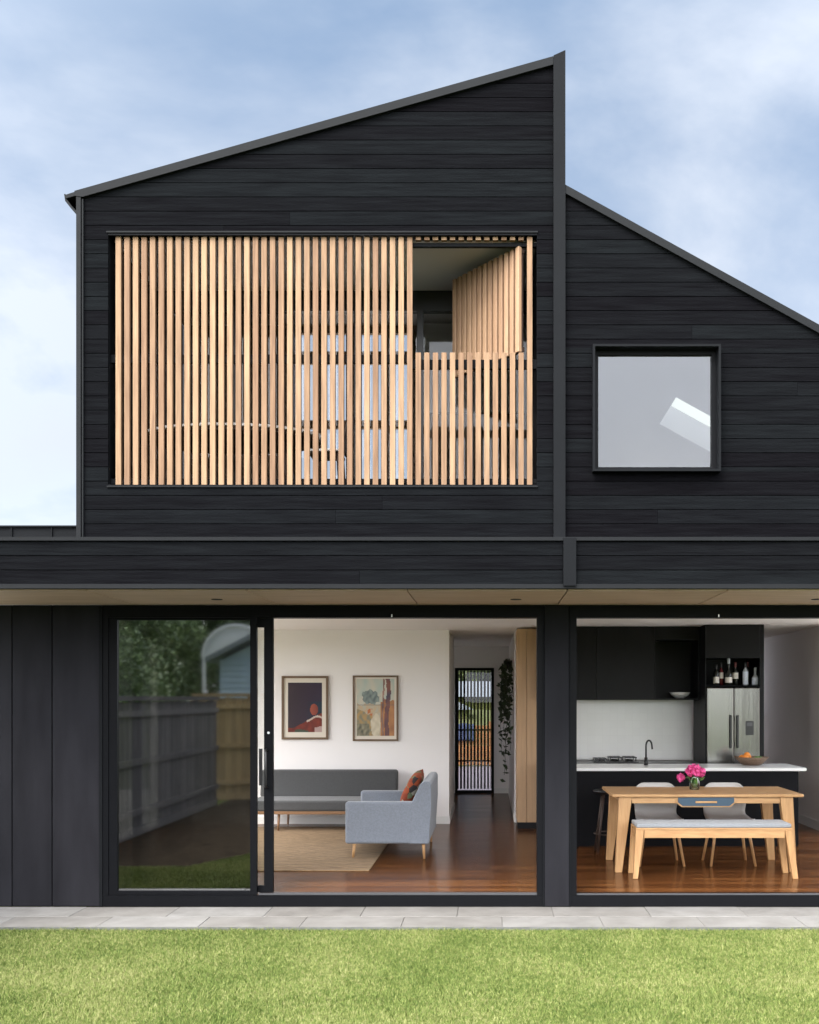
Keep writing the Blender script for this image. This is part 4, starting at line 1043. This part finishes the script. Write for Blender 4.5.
# pictures
def picture(x0, x1, z0, z1, fwid, mw, art, label):
    cx, cz = (x0+x1)/2, (z0+z1)/2
    t = thing('framed_picture', label, 'picture', (cx, WY, z0), 'framed pictures on the living room wall')
    f = MB(); y0 = WY-.032
    f.box(x0, x0+fwid, y0, WY-.001, z0, z1); f.box(x1-fwid, x1, y0, WY-.001, z0, z1); f.box(x0+fwid, x1-fwid, y0, WY-.001, z1-fwid, z1); f.box(x0+fwid, x1-fwid, y0, WY-.001, z0, z0+fwid)
    f.build('frame', M['frame_wood'], t)
    MB().box(x0+fwid, x1-fwid, WY-.018, WY-.002, z0+fwid, z1-fwid).build('mount', M['mount'], t)
    a0, a1, c0, c1 = x0+fwid+mw[0], x1-fwid-mw[0], z0+fwid+mw[1], z1-fwid-mw[2]
    nx, nz = 60, 84
    b = MB(); vv = [[b.bm.verts.new((a0+(a1-a0)*i/nx, WY-.0195, c0+(c1-c0)*j/nz)) for i in range(nx+1)] for j in range(nz+1)]
    cols = []
    for j in range(nz):
        for i in range(nx):
            b.bm.faces.new([vv[j][i], vv[j][i+1], vv[j+1][i+1], vv[j+1][i]]); cols.append(art((i+.5)/nx, (j+.5)/nz))
    o = b.build('print', M['art'], t)
    at = o.data.attributes.new('art', 'FLOAT_COLOR', 'FACE')
    for k, c in enumerate(cols): at.data[k].color = (*c, 1)
def wob(u, v, k): return .5*math.sin(u*k*7.1+3*math.sin(v*k*4.3+k)) + .5*math.sin(v*k*6.3+2*math.sin(u*k*5.7))
def mixc(a, b, t):
    t = max(0, min(1, t)); return tuple(p+(q-p)*t for p, q in zip(a, b))
def art1(u, v):
    n_ = wob(u, v, 1.7)*.03
    c = mixc((.040,.026,.034), (.028,.018,.040), u)
    if u > .55 and v < .62: c = mixc(c, (.012,.028,.045), (u-.5)*2.2)
    if v < .06 + .34*u**1.2 + n_: c = mixc((.20,.035,.022), (.085,.018,.016), (wob(u, v, 3)+1)*.4)
    if ((u-.76)/.12)**2 + ((v-.45)/.11)**2 < 1+n_*6: c = mixc((.30,.075,.045), (.19,.04,.03), (u-.7)*6)
    if abs(v-.27-.05*math.sin(u*9)) < .02 and u > .55: c = (.50,.42,.36)
    if u > .78 and v < .10+n_: c = (.42,.30,.28)
    if v < .05+n_ and .2 < u < .6: c = (.05,.07,.05)
    return c
def art2(u, v):
    n1, n2 = wob(u, v, 2.3), wob(u+.3, v+.7, 4.9)
    c = mixc((.55,.50,.40), (.38,.46,.42), (n1+1)*.4+.1)
    if v < .56+.05*n1: c = mixc((.50,.36,.22), (.42,.40,.32), (n2+1)*.5)
    if ((u-.36)/.24)**2 + ((v-.68)/.12)**2 < 1+.4*n2: c = mixc((.10,.13,.13), (.24,.29,.27), (n2+1)*.5)
    if v < .42+.06*n1 and u < .42: c = mixc((.20,.20,.14), (.42,.26,.10), (n2+1)*.5)
    if v < .22 and u < .34: c = mixc((.07,.07,.05), (.30,.27,.18), (n2+1)*.5)
    if ((u-.5)/.13)**2 + ((v-.18)/.2)**2 < 1+.3*n1: c = mixc((.62,.55,.42), (.48,.42,.30), (n2+1)*.4)
    if u > .64 and v < .62+.03*n2: c = mixc((.46,.21,.07), (.26,.10,.04), (n1+1)*.45)
    if .36 < v < .48 and .28 < u < .42 and n2 > 0: c = (.46,.15,.05)
    if abs(u-.82+.03*math.sin(v*6)) < .055+.012*n2: c = mixc((.20,.07,.05), (.05,.035,.06), (n1+1)*.5)
    if abs(u-.70+.02*math.sin(v*5)) < .022+.008*n2: c = mixc((.36,.20,.15), (.12,.06,.05), (n1+1)*.5)
    if abs(v-.54) < .008: c = mixc(c, (.12,.10,.10), .7)
    return c
picture(X(282, 74), X(328.5, 74), Z(739.5, 74), Z(676, 74), .03, (.055, .07, .06), art1, 'dark purple and red portrait print in brown frame with cream mount')
picture(X(353, 74), X(398.5, 74), Z(741, 74), Z(675.5, 74), .025, (.03, .045, .02), art2, 'pale landscape print with trees and orange ground in a thin brown frame')

# trailing plant on the hall wall
pl = thing('hanging_plant', 'dark trailing plant hanging along the hall wall beside the oak cupboard', 'plant', (.27, 6.3, 2.16))
MB().lathe((.262, 6.3, 2.13), [(.035, 0), (.055, .02), (.065, .12), (.06, .12), (.05, .03)], 20).box(.26, .34, 6.24, 6.36, 2.118, 2.13).build('pot', M['black'], pl)
sm, lm = MB(), MB()
for k in range(13):
    x = .245 + random.uniform(-.05, .07); y = 6.3 + random.uniform(-.35, .3); z = 2.22; ln_ = random.choice((.5, .6, .75, 1.0, 1.3, 1.65))
    pts = [(.262, 6.3, 2.2), ((x+.262)/2, (y+6.3)/2, 2.27)]
    zz = 2.2
    while zz > 2.2-ln_:
        x += random.uniform(-.02, .018); y += random.uniform(-.03, .03); x = min(x, .325)
        pts.append((x, y, zz)); zz -= .07
        for q in range(2 if zz > 1.4 else 1):
            c = Vector((x+random.uniform(-.04, .02), y+random.uniform(-.05, .05), zz+random.uniform(-.04, .04)))
            u = Vector((random.uniform(-1, 1), random.uniform(-1, 1), random.uniform(-1.2, .2))).normalized()*random.uniform(.035, .06); w_ = u.cross(Vector((random.uniform(-1,1), random.uniform(-1,1), random.uniform(-1,1)))).normalized()*.026
            lm.quad(c-u, c+w_-u*.2, c+u, c-w_-u*.2)
    sm.tube(pts, .003, 5)
sm.build('stem', M['leaf_dark'], pl); lm.build('leaves', M['leaf_dark'], pl)

# oval white table on the balcony
ot = thing('oval_table', 'white oval outdoor table on the balcony behind the battens', 'table', (-2.37, .66, BF))
def ell(rx, ry, n=48): return [(-2.37+rx*math.cos(2*math.pi*i/n), .66+ry*math.sin(2*math.pi*i/n)) for i in range(n)]
tzz = Z(420.5, 115)
MB().prism_xy(ell(.84, .52), tzz-.022, tzz).build('tabletop', M['white_metal'], ot)
MB().prism_xy(ell(.80, .48), tzz-.05, tzz-.0225).build('under_frame', M['dark_wood'], ot)
for dx in (-.5, .5):
    for dy in (-.25, .25): MB().taper((-2.37+dx, .66+dy, tzz-.0505), .02, (-2.37+dx*1.1, .66+dy*1.2, BF+.001), .014).build('leg', M['dark_wood'], ot)
# balcony chair at the right end of the table
bc = thing('outdoor_chair', 'pale wire outdoor chair at the right end of the balcony table', 'chair', (-1.5, .62, BF))
MB().box(-1.66, -1.36, .42, .82, BF+.42, BF+.445, .008, 2).build('seat', M['white_metal'], bc)
MB().hexa([(-1.36,.44,BF+.45),(-1.335,.44,BF+.45),(-1.335,.80,BF+.45),(-1.36,.80,BF+.45),(-1.28,.46,BF+.80),(-1.255,.46,BF+.80),(-1.255,.78,BF+.80),(-1.28,.78,BF+.80)], .006, 1).build('backrest', M['dark_wood'], bc)
for dx in (-.13, .13):
    for dy in (-.17, .17): MB().taper((-1.51+dx, .62+dy, BF+.42), .014, (-1.51+dx*1.2, .62+dy*1.2, BF+.001), .010).build('leg', M['dark_wood'], bc)

# ------------------------------------------------------------------ what stands round the house
def paling_fence(name, p0, p1, h, m, label, side, group=None):
    """palings along p0-p1; rails on the given side"""
    p0, p1 = Vector(p0), Vector(p1); d_ = (p1-p0); ln_ = d_.length; ang_ = math.atan2(d_.y, d_.x)
    t = thing(name, label, 'fence', (p0.x, p0.y, GZ-.03), group)
    mt = Matrix.Translation((p0.x, p0.y, GZ-.03)) @ Matrix.Rotation(ang_, 4, 'Z')
    b = MB(); x = 0
    while x < ln_:
        b.box(x, min(x+.098, ln_), 0, .015, 0.12, h+random.uniform(-.012, .012)); x += .1
    b.xform(mt); b.build('palings', m, t)
    b = MB()
    for z_ in (.28, .95, h-.2): b.box(0, ln_, .0155*side if side > 0 else -.04, .0155+.04 if side > 0 else -.0005, z_, z_+.08)
    b.box(0, ln_, -.014, .0145, 0, .118); b.box(0, ln_, -.045, .05, h-.03+.044, h+.075)
    b.xform(mt); b.build('rails', m, t)
    x = 0.0
    while x < ln_+.01:
        q = MB(); q.box(x-.05, x+.05, .016 if side < 0 else -.09, .09 if side < 0 else -.001, 0, h-.03); q.xform(mt); q.build('post', m, t); x += 2.4
paling_fence('paling_fence', (-4.74, -9.05, 0), (-4.74, -0.45, 0), 1.80, M['fence_grey'], 'weathered grey paling fence along the side boundary reflected in the door', -1)
paling_fence('timber_fence', (-5.4, -9.9, 0), (-1.6, -9.9, 0), 1.86, M['fence_new'], 'new honey coloured paling fence across the back reflected in the door', 1)

def tree(name, x, y, h, cr, label, m, n, group, zc=.6, flat=.8, leaf=.11, lean=0):
    t = thing(name, label, 'tree', (x, y, GZ-.03), group)
    b = MB(); z0 = GZ-.03
    b.tube([(x, y, z0), (x+.05+lean*.3, y, z0+h*.25), (x+.02+lean*.6, y+.05, z0+h*.5), (x+lean, y, z0+h*.8)], [h*.028, h*.021, h*.016, h*.006], 9)
    lobes = []
    for k in range(24):
        a = random.uniform(0, 6.28); rr = cr*random.uniform(.15, .8); zz = z0+h*random.uniform(zc-.28, zc+.28)
        c = Vector((x+lean*.7+math.cos(a)*rr, y+math.sin(a)*rr, zz)); lobes.append((c, cr*random.uniform(.28, .5)))
        b.tube([(x+lean*.5, y, z0+h*random.uniform(.3, .55)), tuple((Vector((x, y, z0+h*.5))+c)/2+Vector((0,0,.1))), tuple(c)], [h*.011, h*.007, h*.003], 6)
    b.build('trunk', M['bark'], t)
    rng = np.random.default_rng(int(abs(x*100)+abs(y*10)))
    vs_ = np.zeros((n, 4, 3))
    LC = np.array([list(c) for c, r_ in lobes]); LR = np.array([r_ for c, r_ in lobes]); ix = np.arange(n) % len(lobes)
    nrm = lambda a: a/np.linalg.norm(a, axis=1, keepdims=True)
    p = LC[ix] + nrm(rng.normal(size=(n,3)))*(LR[ix]*rng.uniform(.35, 1.08, n)**.7)[:,None]*np.array([1,1,flat])
    u = nrm(rng.normal(size=(n,3))); w_ = nrm(np.cross(u, rng.normal(size=(n,3)))); s_ = (leaf*rng.uniform(.6, 1.3, n))[:,None]
    vs_ = np.stack([p-u*s_, p+w_*s_*.45, p+u*s_, p-w_*s_*.45], 1)
    me = bpy.data.meshes.new('crown'); me.vertices.add(4*n); me.vertices.foreach_set('co', (vs_-np.array([x, y, z0])).ravel())
    me.loops.add(4*n); me.loops.foreach_set('vertex_index', np.arange(4*n, dtype=np.int32)); me.polygons.add(n); me.polygons.foreach_set('loop_start', np.arange(0, 4*n, 4, dtype=np.int32)); me.update(calc_edges=True)
    me.materials.append(m); o = bpy.data.objects.new('crown', me); col.objects.link(o); o.parent = t
tg = 'garden trees behind the side fence'
tree('tree', -7.3, -9.6, 5.6, 1.9, 'bushy dark green tree just over the far end of the grey fence', M['leaf'], 60000, tg, .46, leaf=.045)
tree('tree', -9.3, -14.0, 6.6, 2.4, 'broad green tree standing behind the bushy one past the fence corner', M['leaf'], 60000, tg, .46, leaf=.06)
tree('tree', -12.5, -20.0, 8.5, 3.6, 'large spreading tree left of the white canopy', M['leaf'], 50000, tg, .46, leaf=.09)
tree('tree', -9.6, -29.0, 10.5, 4.2, 'tall dark tree rising behind the white canopy and pale blue house', M['leaf'], 50000, tg, .46, leaf=.11)
tree('tree', -11.5, -24.5, 9.5, 3.4, 'dark round tree filling the gap left of the white canopy', M['leaf'], 50000, tg, .42, leaf=.1)
# pale blue neighbour house behind the camera
nh = thing('neighbour_house', 'pale blue weatherboard house with white gabled roof behind the back fence', 'house', (-5.2, -18.5, GZ-.03))
g0 = GZ-.03; b = MB()
z_ = g0
while z_ < 2.6: b.hexa([(-7.0,-18,z_),(-2.2,-18,z_),(-2.2,-21,z_),(-7.0,-21,z_),(-7.0,-18.02,z_+.145),(-2.2,-18.02,z_+.145),(-2.2,-21,z_+.145),(-7.0,-21,z_+.145)]); z_ += .15
b.build('wall', M['blue_board'], nh)
MB().prism([(-7.3, 2.62), (-4.6, 4.0), (-1.9, 2.62), (-1.9, 2.75), (-4.6, 4.14), (-7.3, 2.75)], -21.3, -17.7).build('roof', M['pale_roof'], nh)
MB().prism([(-7.0, 2.66), (-2.2, 2.66), (-4.6, 3.9)], -20.9, -18.05).build('gable', M['blue_board'], nh)
wn = MB().box(-5.6, -4.4, -18.0, -17.97, 1.1, 2.2).build('window', M['black'], nh)
MB().box(-5.7, -4.3, -17.969, -17.95, 1.02, 1.1).box(-5.7, -4.3, -17.969, -17.95, 2.2, 2.28).box(-5.7, -5.6, -17.969, -17.95, 1.1, 2.2).box(-4.4, -4.3, -17.969, -17.95, 1.1, 2.2).build('frame', M['white_metal'], wn)
# curved white canopy behind
cn_ = thing('canopy', 'white curved canopy on posts behind the pale blue house', 'canopy', (-7.45, -22.5, g0))
b = MB(); arc = [(-7.45+1.0*math.cos(t_), 2.9+.98*math.sin(t_)) for t_ in [math.pi*i/16 for i in range(17)]]; arc2 = [(-7.45+.95*math.cos(t_), 2.86+.94*math.sin(t_)) for t_ in [math.pi*i/16 for i in range(16, -1, -1)]]
b.prism(arc+arc2, -24, -21.5); b.build('cover', M['white_canvas'], cn_)
MB().prism([(-7.45+.94*math.cos(t_), 2.87+.92*math.sin(t_)) for t_ in [math.pi*i/16 for i in range(17)]], -21.62, -21.6).build('end_panel', M['white_canvas'], cn_)
for xx in (-8.4, -6.5):
    for yy in (-23.8, -21.6): MB().box(xx-.04, xx+.04, yy-.04, yy+.04, g0, 2.88).build('post', M['white_metal'], cn_)

bw_ = thing('bounce_wall', 'unseen white wall added to bounce daylight into the kitchen', 'wall', (7.0, 3, GZ-.03))
MB().box(7.0, 7.15, -2, 12, GZ-.03, 2.6, .004, 1).build('render_panel', M['white_wall'], bw_); MB().box(6.97, 7.18, -2.03, 12.03, 2.601, 2.66).build('coping', M['trim'], bw_)  # added out of view as a reflector for the kitchen side opening
# ---- front street seen through the front door
sheet('path', -6, 6, EY2+.2, 18.6, GZ+.01, M['path'])
bk_ = MB(); nb_ = 24
for i in range(nb_):
    pass
gbm = MB(); xs_b = np.linspace(-9, 9, 20); ys_b = np.linspace(19.4, 40, 16); gr_ = []
for yv in ys_b:
    t_ = (yv-19.4)/20.6; gr_.append([gbm.bm.verts.new((xv, yv, GZ-.03+1.25*min(1, t_*1.6)+.06*math.sin(xv*1.7+yv))) for xv in xs_b])
for i in range(len(ys_b)-1):
    for j in range(len(xs_b)-1): gbm.bm.faces.new([gr_[i][j], gr_[i][j+1], gr_[i+1][j+1], gr_[i+1][j]])
tag(gbm.build('grassy_bank', M['bank']), kind='structure')
ff = thing('rail_fence', 'low orange brown timber fence across the front path', 'fence', (0, 18.8, GZ+.01))
b = MB(); z_ = GZ+.03
while z_ < .95: b.box(-5, 5, 18.78, 18.81, z_, z_+.17, .004, 1); z_ += .178
b.build('boards', M['fence_orange'], ff)
for xx in (-4.9, -2.45, 0, 2.45, 4.9): MB().box(xx-.05, xx+.05, 18.811, 18.9, GZ+.01, 1.08).build('post', M['fence_orange'], ff)
ts = MB(); ng = 14
pr_ = [[ts.bm.verts.new((-1.15+.75*i/ng, 18.765-.012*math.sin(i*1.3+j)-.006*j, 1.02-.45*j/8+.012*math.sin(i*.9))) for i in range(ng+1)] for j in range(9)]
for j in range(8):
    for i in range(ng): ts.bm.faces.new([pr_[j][i], pr_[j][i+1], pr_[j+1][i+1], pr_[j+1][i]])
to = ts.build('cloth_sheet', M['tarp'], None, smooth=True); md = to.modifiers.new('solid', 'SOLIDIFY'); md.thickness = .006
tag(to, 'blue cloth sheet hung over the low timber front fence', 'sheet')
fh = thing('far_house', 'low house with a pale blue roof across the street', 'house', (2, 42, 1.0))
MB().box(-4, 8, 42, 47, .8, 1.75).build('wall', M['bank'], fh); MB().hexa([(-4.4,41.6,1.76),(8.4,41.6,1.76),(8.4,47,1.76),(-4.4,47,1.76),(-4.4,44,2.55),(8.4,44,2.55),(8.4,44.6,2.55),(-4.4,44.6,2.55)]).build('roof', M['pale_roof'], fh)
shd = thing('garden_shed', 'small white roofed garden shed on the grassy bank', 'shed', (-1.3, 31, 1.0))
MB().box(-2.0, -.8, 30.5, 31.8, .7, 1.25).build('wall', M['bank'], shd); MB().prism([(-2.1, 1.26), (-.65, 1.26), (-1.4, 1.62)], 30.3, 32).build('roof', M['pale_roof'], shd)
tg2 = 'street trees beyond the front door'
for (x, y, h_, cr_, lab) in ((-2.6, 52, 7.0, 3.2, 'leafy green street tree left of the slatted front door view'), (1.2, 55, 7.5, 3.4, 'leafy green street tree filling the slatted front door view'), (4.6, 52, 7.0, 3.0, 'leafy green street tree hidden to the right beyond the front door')):
    tree('tree', x, y, h_, cr_, lab, M['leaf_light'], 26000, tg2, .34, leaf=.12)
